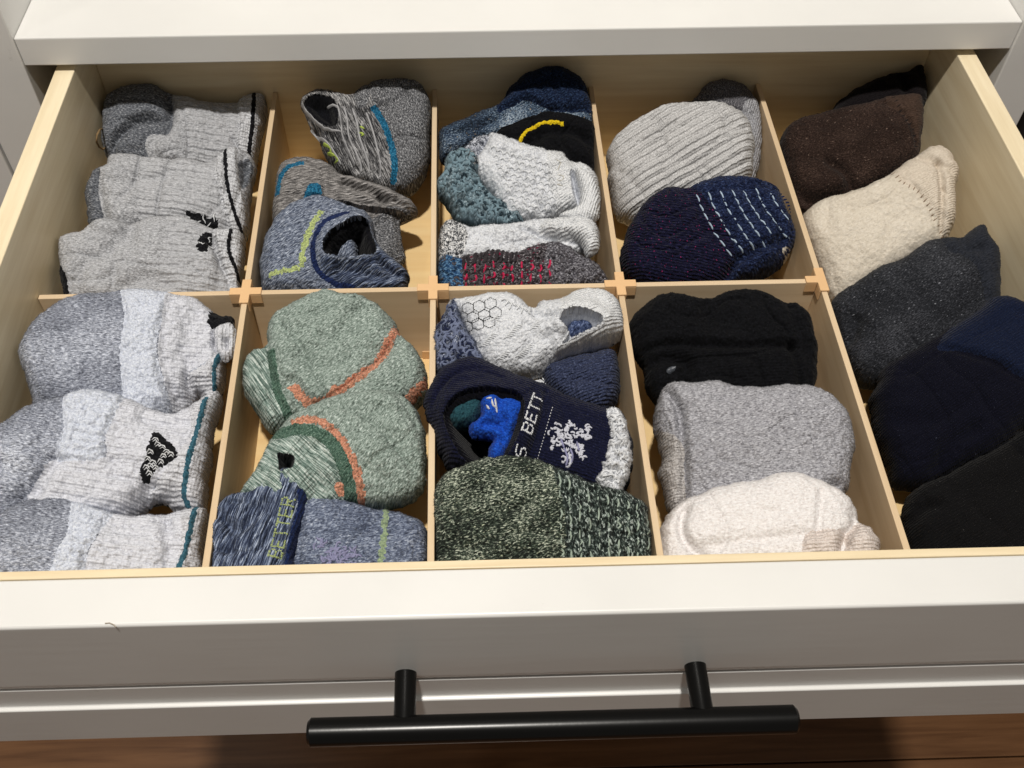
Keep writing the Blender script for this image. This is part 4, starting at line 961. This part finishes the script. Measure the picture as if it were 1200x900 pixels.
p = pair('white and grey sock pair with a black tiger stripe emblem on its leg', (110, 530), WG)
k = Knit(Z6, [(-70,440),(0,432),(60,400),(130,368),(220,343),(300,336),(370,348),(430,373),(500,398),(560,373),(600,353),(645,335),(650,380),(628,480),(614,560),(612,640),(595,682),(560,694),(512,674),(472,655),(440,674),(380,705),(300,720),(200,720),(100,730),(0,740),(-70,740)], zc=-.52, comp=B1, ang=-8, T=.25, dome=.5, seed=26, fuzzy=.006, wr=.010, lumps=.034)
k.region('heel', [(212,330),(300,320),(375,345),(335,395),(308,450),(300,512),(225,522),(160,512),(185,440)], white_terry, .02, .025)
k.region('emblem', [(448,442),(468,445),(485,462),(515,492),(518,512),(500,530),(470,545),(445,565),(428,588),(416,585),(412,545),(428,510),(436,470)], black_yarn, .006, .01, .006)
k.region('cuff', [(560,340),(700,300),(700,560),(640,720),(560,710),(500,680),(440,620),(470,570),(520,500),(560,430)], white_cuff, .03, .04)
k.stripe('stripe', [(606,345),(580,430),(560,500),(545,570),(540,630),(565,685),(580,720)], 13, teal_yarn)
k.region('leg', [(375,330),(600,330),(590,420),(540,500),(480,560),(440,620),(500,720),(100,760),(60,650),(110,560),(160,512),(300,512),(308,450),(335,395)], white_leg, 0)
k.rib_area([(330,330),(720,300),(720,740),(200,740)], .040, .0032, 82)
k.fold([(400,700),(440,660),(500,650)], .10, .05).fold([(470,690),(440,640),(430,600)], .035, .03)
k.fold([(330,520),(400,540),(440,590)], .02, .03).fold([(340,560),(400,590),(450,640)], .03, .025).fold([(60,640),(120,570),(160,520)], .05, .035).fold([(380,690),(430,650),(500,670)], .05, .04).fold([(0,540),(60,560),(100,600)], .03, .04)
k.fold([(420,400),(480,420),(540,410)], .03, .03).fold([(450,600),(500,640),(550,660)], .03, .02)
k.build('sock', bluegrey, p, 12, .011)
st_ = []
for x_, y_ in ((455,465),(462,478),(475,485),(488,500),(478,512),(500,508),(470,528),(440,500),(432,520),(440,540),(455,545),(428,545),(436,560),(448,530)):
    st_ += [[(x_ - 9, y_ + 3), (x_ - 2, y_ - 5), (x_ + 7, y_ - 2), (x_ + 11, y_ + 6)], [(x_ - 6, y_ + 8), (x_ + 2, y_ + 2), (x_ + 9, y_ + 9)]]
k.yarn('stitching', st_, .0065, white_yarn, .009)

p = pair('white and grey sock pair nearest the drawer front in the left compartment', (110, 640), WG)
k = Knit(Z6, [(-70,705),(0,690),(30,670),(100,648),(180,643),(250,658),(330,680),(400,693),(470,690),(540,678),(592,673),(606,690),(602,760),(596,860),(560,940),(400,960),(200,960),(-70,950)], zc=-.56, comp=B1, ang=-5, T=.22, dome=.5, seed=27, fuzzy=.006, wr=.010, lumps=.034)
k.region('heel', [(235,640),(345,670),(285,740),(255,800),(242,960),(140,960),(165,800),(195,730)], white_terry, .018, .03)
k.region('cuff', [(540,640),(640,640),(640,960),(490,960),(500,860),(530,770)], white_cuff, .025, .03)
k.stripe('stripe', [(582,660),(548,770),(522,840),(510,900)], 13, teal_yarn)
k.region('leg', [(345,660),(560,660),(530,770),(500,960),(240,960),(255,800),(285,740)], white_leg, 0)
k.rib_area([(300,640),(640,640),(640,960),(240,960)], .040, .0032, 85)
k.fold([(330,700),(400,720),(480,700)], .02, .05).fold([(480,690),(500,760),(490,840)], .03, .03)
k.build('sock', bluegrey, p, 12, .011)

# ------------------------------------------------------------------ front, second compartment
GG = 'sage green sock pairs with coral stripes'
p = pair('sage green sock pair with a coral stripe, the farther of the two', (390, 420), GG)
k = Knit(Z7, [(208,165),(225,120),(280,85),(340,50),(400,36),(450,53),(500,58),(550,83),(592,120),(607,155),(640,190),(682,240),(697,290),(692,350),(640,400),(560,430),(440,440),(400,440),(350,450),(300,455),(240,460),(210,440),(190,400),(150,340),(141,300),(148,240),(180,213),(212,205)], zc=-.50, comp=B2, ang=35, T=.27, dome=.55, seed=28, fuzzy=.005)
k.stripe('coral_stripe', [(612,160),(550,225),(480,285),(420,332),(368,362),(322,345),(285,300)], 27, coral, .006, .010)
k.stripe('coral_stripe', [(705,315),(640,355)], 24, coral, .004, .010)
k.stripe('green_stripe', [(222,200),(236,300),(262,370),(292,440)], 26, green_band)
k.region('cuff', [(100,200),(212,200),(228,300),(255,375),(280,470),(100,470)], green_cuff, -.01)
k.fold([(212,205),(230,300),(260,380)], .03, .02).fold([(400,60),(420,130),(400,190)], .02, .06).fold([(285,300),(330,350),(370,375),(440,335),(540,250),(615,170)], .05, .035)
k.fold([(300,220),(380,240),(450,220)], .03, .06).fold([(250,130),(320,160),(330,230)], .03, .05).fold([(500,70),(480,150),(520,210)], .035, .05).step([(610,160),(550,225),(480,285),(420,335)], .05, .2)
k.build('sock', green_terry, p, 12, .009)
p = pair('sage green sock pair with its dark cuff opening showing, nearer the front', (410, 530), GG)
k = Knit(Z7, [(135,640),(170,590),(200,540),(222,490),(265,440),(310,410),(360,383),(420,363),(480,348),(560,343),(620,353),(662,385),(687,440),(693,540),(687,620),(642,667),(590,688),(520,690),(470,690),(400,700),(340,720),(200,720),(140,690)], zc=-.50, comp=B2, ang=50, T=.27, dome=.55, seed=29, fuzzy=.005)
k.hole([(242,512),(262,515),(292,520),(290,552),(272,560),(250,565),(245,540)], .16, shade_in, .04, .012, .02)
k.stripe('coral_stripe', [(285,428),(340,412),(392,428),(432,470),(466,530),(487,590),(497,680)], 24, coral, .006, .010)
k.stripe('green_stripe', [(225,480),(262,452),(300,444),(350,448),(402,478),(434,530),(455,590),(472,690)], 34, green_band)
k.region('cuff', [(100,700),(160,560),(250,470),(300,460),(345,466),(390,495),(418,540),(440,600),(455,700)], green_cuff, -.005)
k.region('mark', [(415,600),(440,600),(445,640),(425,640)], coral, .004)
k.fold([(300,520),(340,540),(360,590),(350,640)], .025, .03).fold([(230,520),(190,580),(150,640)], .02, .03)
for d in range(3): k.fold([(310 + d * 30,480 + d * 8),(350 + d * 24,530 + d * 5),(370 + d * 22,600)], .012, .014)
k.fold([(500,370),(560,380),(640,400)], .03, .04).fold([(520,420),(600,470),(660,560)], .03, .06).fold([(510,560),(580,600),(640,640)], .025, .05)
k.build('sock', green_terry, p, 12, .009)
p = pair('blue marl sock pair with lime lettering on a navy cuff', (360, 625))
k = Knit(Z7, [(300,690),(340,655),(420,658),(500,678),(580,698),(640,713),(690,740),(700,850),(690,930),(500,960),(340,960),(290,900)], zc=-.62, comp=B2, ang=10, T=.2, dome=.5, seed=30, fuzzy=.005)
k.stripe('seam', [(575,690),(566,760),(556,850),(552,900)], 15, knit('lime_grey', [(.3, C(96,110,100)), (.7, C(164,178,132))], .6, .6), .004, .008)
k.fold([(400,690),(480,720),(540,760)], .02, .05).fold([(600,730),(640,780),(680,800)], .02, .04)
k.build('sock', blue_marl, p, 10, .009)
k.yarn('embroidery', sum([squiggle(380 + (i * 41) % 100, 785 + (i * 29) % 60, 22, 4, 50 + i) for i in range(14)], []), .010, lilac, .004)
q = Knit(Z7, [(33,850),(38,790),(58,690),(110,648),(170,638),(210,600),(250,573),(300,572),(337,600),(352,640),(345,700),(322,780),(310,850),(300,930),(200,960),(60,950),(35,920)], zc=-.55, comp=B2, ang=72, T=.22, dome=.45, seed=31, fuzzy=.004)
q.stripe('navy_band', [(322,625),(326,665),(314,730),(296,800),(284,870)], 32, navy_band, .010, .003)
q.fold([(120,650),(100,720),(80,800)], .05, .03).fold([(70,700),(110,740),(160,720),(200,660)], .05, .025).fold([(180,640),(150,700),(110,780),(90,860)], .03, .025).fold([(230,600),(240,680),(220,780)], .02, .04)
q.build('cuff', denim_dark, p, 8, .008)
q.text('BETTER', [(258,838),(300,655)], .062, lime)

# ------------------------------------------------------------------ front, third compartment
p = pair('white sock pair with a honeycomb pattern, blue fluffy toe and wide rolled cuff', (620, 390))
q = Knit(Z8, [(365,270),(420,245),(500,228),(585,215),(607,260),(607,340),(575,400),(500,420),(420,380),(375,320)], zc=-.66, comp=B3, ang=15, T=.2, seed=33, fuzzy=.006)
q.build('blue_foot', slate, p, 8, .009)
k = Knit(Z8, [(95,80),(125,62),(170,56),(250,40),(290,50),(325,78),(350,98),(362,68),(400,73),(440,62),(480,40),(540,36),(592,53),(616,100),(616,160),(585,195),(520,215),(450,238),(400,265),(350,290),(300,300),(250,300),(200,270),(170,220),(130,140)], zc=-.50, comp=B3, ang=25, T=.22, seed=32, fuzzy=.003, wr=.010, lumps=.026)
k.hole([(428,125),(440,102),(480,93),(535,107),(552,132),(520,152),(470,175),(437,193),(455,160)], .26, lining_w, .07, .085, .06)
k.region('cuff', [(440,30),(640,10),(660,170),(585,215),(500,235),(440,250),(400,262),(410,220),(440,195),(550,150),(555,128),(535,105),(480,90),(435,100),(430,85)], snow_rib, .02, .04)
k.fold([(350,95),(375,110),(420,115),(455,145),(435,190)], .05, .025).fold([(390,170),(400,210),(380,260)], .03, .03).fold([(330,130),(345,170),(320,230)], .025, .03)
k.build('sock', snow, p, 10, .010)
hexes = []
for i in range(3):
    for j in range(3):
        cx_, cy_ = 150 + i * 34 + (j % 2) * 17 - j * 2, 82 + j * 28 - i * 7
        if cx_ > 250: continue
        pts = [(cx_ + 20 * math.cos(a), cy_ + 18 * math.sin(a)) for a in [math.pi / 6 + math.pi / 3 * z for z in range(7)]]
        for a, b in zip(pts[:-1], pts[1:]): a, b = np.array(a), np.array(b); hexes += [[a * (1 - z) + b * z, a * (.78 - z) + b * (z + .22)] for z in (.02, .36, .70)]
k.yarn('honeycomb', hexes, .009, black_thread, .003)
k.yarn('fringe', [[(330 + i * 9, 285 - i * 3), (345 + i * 8, 300 + i * 1), (358 + i * 5, 318 + (i % 2) * 6)] for i in range(8)], .009, white_yarn, .01)
k.yarn('frill', [[(250 + i * 12, 62 + (i % 3) * 9 + i * 4), (262 + i * 11, 56 + i * 5), (272 + i * 11, 68 + i * 5)] for i in range(8)], .008, white_yarn, .01)
k.yarn('loop', [[(180 + (i * 37) % 190, 110 + (i * 53) % 130), (190 + (i * 37) % 190, 104 + (i * 53) % 130), (202 + (i * 37) % 190, 108 + (i * 53) % 130)] for i in range(40)], .007, white_yarn, .005)
q = Knit(Z8, [(438,178),(445,150),(440,110),(480,93),(535,105),(553,132),(520,155),(480,170)], zc=-.54, comp=B3, ang=50, T=.11, Tb=.2, seed=35, shift=.15)
q.fold([(470,100),(490,130),(480,165)], .03, .02)
q.build('inner_sock', knit('slate_heather', [(.33, C(24,32,56)), (.5, C(70,84,118)), (.66, C(140,152,180))], .4, .8, 3, 'terry', .8, 1.5), p, 8, .008)
q = Knit(Z8, [(48,170),(78,110),(100,58),(120,75),(135,115),(168,180),(202,240),(185,270),(100,295),(48,280)], zc=-.52, comp=B3, ang=60, T=.2, seed=34, fuzzy=.02, ff=40, shift=.08)
q.build('fluffy_toe', chen_blue, p, 20, .020)
q.curls('strand', 110, .030, .013, knit('blue_white_strand', [(.42, C(40,46,70)), (.5, C(130,138,162)), (.58, C(226,228,232))], .4, .4), .012)
q.curls('strand', 60, .032, .012, knit('navy_strand', [(.4, C(18,22,40)), (.6, C(60,68,98))], .4, .4), .010)
q.yarn('strand', [[(105,80),(100,62),(112,52)],[(95,100),(86,84),(90,70)],[(160,180),(175,175),(186,190)],[(190,240),(205,236),(214,250)]], .009, chen_blue, .01)

p = pair('navy sock pair with a white emblem, its wide cuff holding blue and green socks', (620, 500))
k = Knit(Z8, [(20,370),(38,310),(80,268),(140,248),(200,247),(250,272),(310,298),(360,318),(420,338),(480,368),(555,392),(600,400),(625,440),(640,500),(640,560),(620,640),(590,680),(520,670),(430,640),(360,620),(300,600),(160,600),(95,570),(58,515),(30,450)], zc=-.48, comp=B3, ang=-20, T=.25, seed=36, fuzzy=.003, wr=.01)
k.hole([(80,400),(120,352),(180,332),(245,332),(312,350),(316,420),(290,490),(250,550),(210,560),(150,550),(108,495),(84,440)], .34, knit('navy_inside_shade', [(.3, C(4,4,9)), (.7, C(14,14,24))], .5, .8, 2, 'rib', .5, 1.4), .12, .05, .05)  # darker copy of the navy knit, shade of the cuff's inside painted in
k.stripe('lettered_band', [(352,320),(346,380),(324,450),(292,530),(275,600)], 46, navy_knit, .012, .002)
k.fold([(385,330),(375,400),(352,480),(325,560)], .02, .014).fold([(430,350),(440,420)], .015, .04)
k.fold([(45,400),(60,330),(110,285),(180,270),(250,290)], .012, .012).fold([(32,420),(50,350),(90,295),(150,262),(220,262)], .008, .010)
k.build('sock', navy_knit, p, 8, .007)
k.text('S BETT', [(322,540),(380,345)], .052, white_yarn)
k.yarn('dotted_line', [[(405 - i * 2.6, 376 + i * 9), (404 - i * 2.6, 380 + i * 9)] for i in range(19)], .010, white_yarn, .003)
rg = np.random.default_rng(4)
gw = plain('grey_white_yarn', C(210, 208, 212))
for bl, nn_ in (([(398,452),(414,428),(434,440),(436,470),(424,500),(404,500)], 26), ([(442,424),(468,412),(480,440),(466,500),(456,545),(432,552),(440,500)], 40), ([(478,446),(508,432),(524,455),(506,478),(500,505),(515,528),(492,540),(476,505)], 34)):
    k.curls('emblem', nn_, .015, .011, gw, .001, bl)
k.yarn('emblem', [[(440,500),(450,530),(445,555)],[(458,500),(466,525),(462,545)],[(430,470),(440,500)],[(478,480),(486,510)]], .010, lilac, .004)
q = Knit(Z8, [(74,402),(108,358),(170,334),(215,342),(195,385),(160,430),(105,450)], zc=-.50, comp=B3, ang=40, T=.13, Tb=.24, seed=37, shift=.19); q.build('green_sock', pine, p, 9, .008)
q = Knit(Z8, [(176,365),(200,338),(260,342),(322,370),(316,420),(285,480),(245,552),(212,548),(207,500),(225,482),(200,475),(158,473),(148,440),(190,410)], zc=-.46, comp=B3, ang=-30, T=.14, Tb=.2, seed=38, shift=.11)
q.fold([(200,420),(240,430),(280,470)], .05, .025).fold([(215,480),(250,470),(270,490)], .05, .02).fold([(250,350),(240,385),(260,410)], .03, .02)
q.build('blue_sock', royal, p, 9, .008); q.yarn('mark', [[(205,372),(215,385)],[(222,355),(226,372),(240,375)],[(232,352),(238,388)],[(205,352),(222,350)]], .010, white_yarn, .004)
q = Knit(Z8, [(560,392),(590,385),(610,405),(628,440),(642,500),(642,560),(622,610),(603,657),(565,640),(525,612),(540,560),(560,520),(565,450)], zc=-.46, comp=B3, ang=80, T=.13, Tb=.16, seed=39, fuzzy=.014, shift=.10)
for a in range(6): q.fold([(540 + a * 6,430 + a * 34),(580,440 + a * 32),(630,425 + a * 36)], .03, .016)
q.build('ruffle', snow, p, 12, .012)
q.curls('curl', 70, .022, .011, white_yarn, .008)
q.yarn('loop', [[(570 + (i % 4) * 17, 410 + i * 11), (580 + (i % 4) * 17, 402 + i * 11), (592 + (i % 4) * 15, 412 + i * 11), (586 + (i % 4) * 15, 422 + i * 11)] for i in range(21)], .012, white_yarn, .012)

p = pair('olive green marl sock pair at the front of the third compartment', (630, 600))
k = Knit(Z8, [(40,690),(48,640),(88,590),(150,558),(220,543),(290,538),(350,548),(420,578),(480,603),(540,618),(600,638),(660,668),(694,710),(700,830),(690,900),(500,940),(200,940),(60,900),(43,780)], zc=-.52, comp=B3, ang=12, T=.26, dome=.5, seed=40, fuzzy=.009)
k.region('leg', [(400,540),(560,600),(760,680),(760,960),(400,960),(440,820),(440,680)], olive_rib, .008, .04, .006)
for a in range(7): k.fold([(450 + a * 34,610 + a * 12),(462 + a * 33,700 + a * 4),(452 + a * 35,850)], .016, .014)
k.build('sock', olive, p, 14, .012)
ln_ = []
for i in range(10):
    x = 425 + i * 29; y = 600 + i * 9 - (i < 2) * 20
    while y < 840:
        g = 14 + rng.random() * 26; ln_.append([(x + (y - 600) * .03 + rng.normal() * 2, y), (x + (y - 600) * .03 + 3 + rng.normal() * 2, y + g * .5), (x + (y - 600) * .03, y + g)]); y += g + rng.random() * 34
k.yarn('yarn', ln_, .009, plain('pale_olive_yarn', C(178, 190, 170)), .002)

# ------------------------------------------------------------------ front, fourth compartment
p = pair('folded black terry sock pair', (850, 400))
k = Knit(Z9, [(43,170),(60,130),(100,95),(150,73),(210,83),(270,93),(320,66),(380,63),(440,73),(490,93),(532,100),(568,140),(583,200),(592,260),(585,340),(560,400),(350,420),(150,400),(100,360),(75,280),(52,220)], zc=-.54, comp=B4, ang=0, T=.25, dome=.45, seed=41, fuzzy=.005)
k.region('leg', [(150,215),(350,205),(520,200),(545,260),(560,420),(290,430),(280,280),(150,250)], jet_flat, -.005)
k.fold([(90,230),(150,205),(250,203),(350,207),(500,200),(530,205)], .05, .022).fold([(520,200),(540,260),(552,340)], .04, .02).fold([(110,260),(160,240),(215,260),(210,320)], .05, .03).fold([(500,95),(540,150),(560,220)], .03, .03).fold([(270,93),(280,140)], .04, .05)
k.build('sock', jet, p, 9, .008)
k.yarn('tag', [[(155,288),(165,278),(180,268)]], .03, plain('shiny_grey', C(84,86,90), .3), .004)
p = pair('grey marl terry sock pair in the middle of the fourth compartment', (880, 520))
k = Knit(Z9, [(118,450),(128,390),(150,340),(182,331),(230,338),(300,330),(370,343),(440,348),(520,343),(580,348),(632,370),(672,410),(691,460),(693,520),(683,575),(672,650),(600,710),(400,720),(250,715),(165,705),(142,650),(132,560),(127,500)], zc=-.53, comp=B4, ang=5, T=.25, dome=.5, seed=42, fuzzy=.006, wr=.014, lumps=.04)
k.region('heel', [(100,492),(198,490),(205,560),(200,740),(100,740)], grey_warm, -.01)
k.fold([(150,345),(190,400),(200,480),(206,560),(205,660)], .06, .022).fold([(420,420),(480,440),(520,480)], .012, .04).fold([(600,640),(640,620),(670,630)], .05, .025)
k.build('sock', grey_marl, p, 14, .010)
p = pair('ivory terry sock pair at the front of the fourth compartment', (890, 610))
k = Knit(Z9, [(133,785),(150,720),(190,678),(250,648),(320,633),(400,617),(470,598),(540,598),(602,618),(652,640),(693,680),(713,740),(742,755),(772,790),(774,820),(740,900),(640,930),(400,940),(180,930),(135,860)], zc=-.55, comp=B4, ang=3, T=.24, dome=.5, seed=43, fuzzy=.004, wr=.012, lumps=.03)
k.region('cuff', [(560,768),(680,755),(670,800),(650,930),(550,930)], ivory_rib, .015, .02)
k.region('roll', [(682,762),(715,745),(800,770),(800,860),(690,860),(680,800)], ivory_rib, .015, .03)
k.fold([(205,690),(196,740),(215,790),(265,830)], .05, .022).fold([(612,640),(605,700),(598,765)], .025, .022).fold([(260,800),(360,785),(460,775),(560,768)], .025, .025).fold([(700,690),(705,740),(680,765),(668,810)], .05, .025)
k.build('sock', ivory, p, 10, .009)
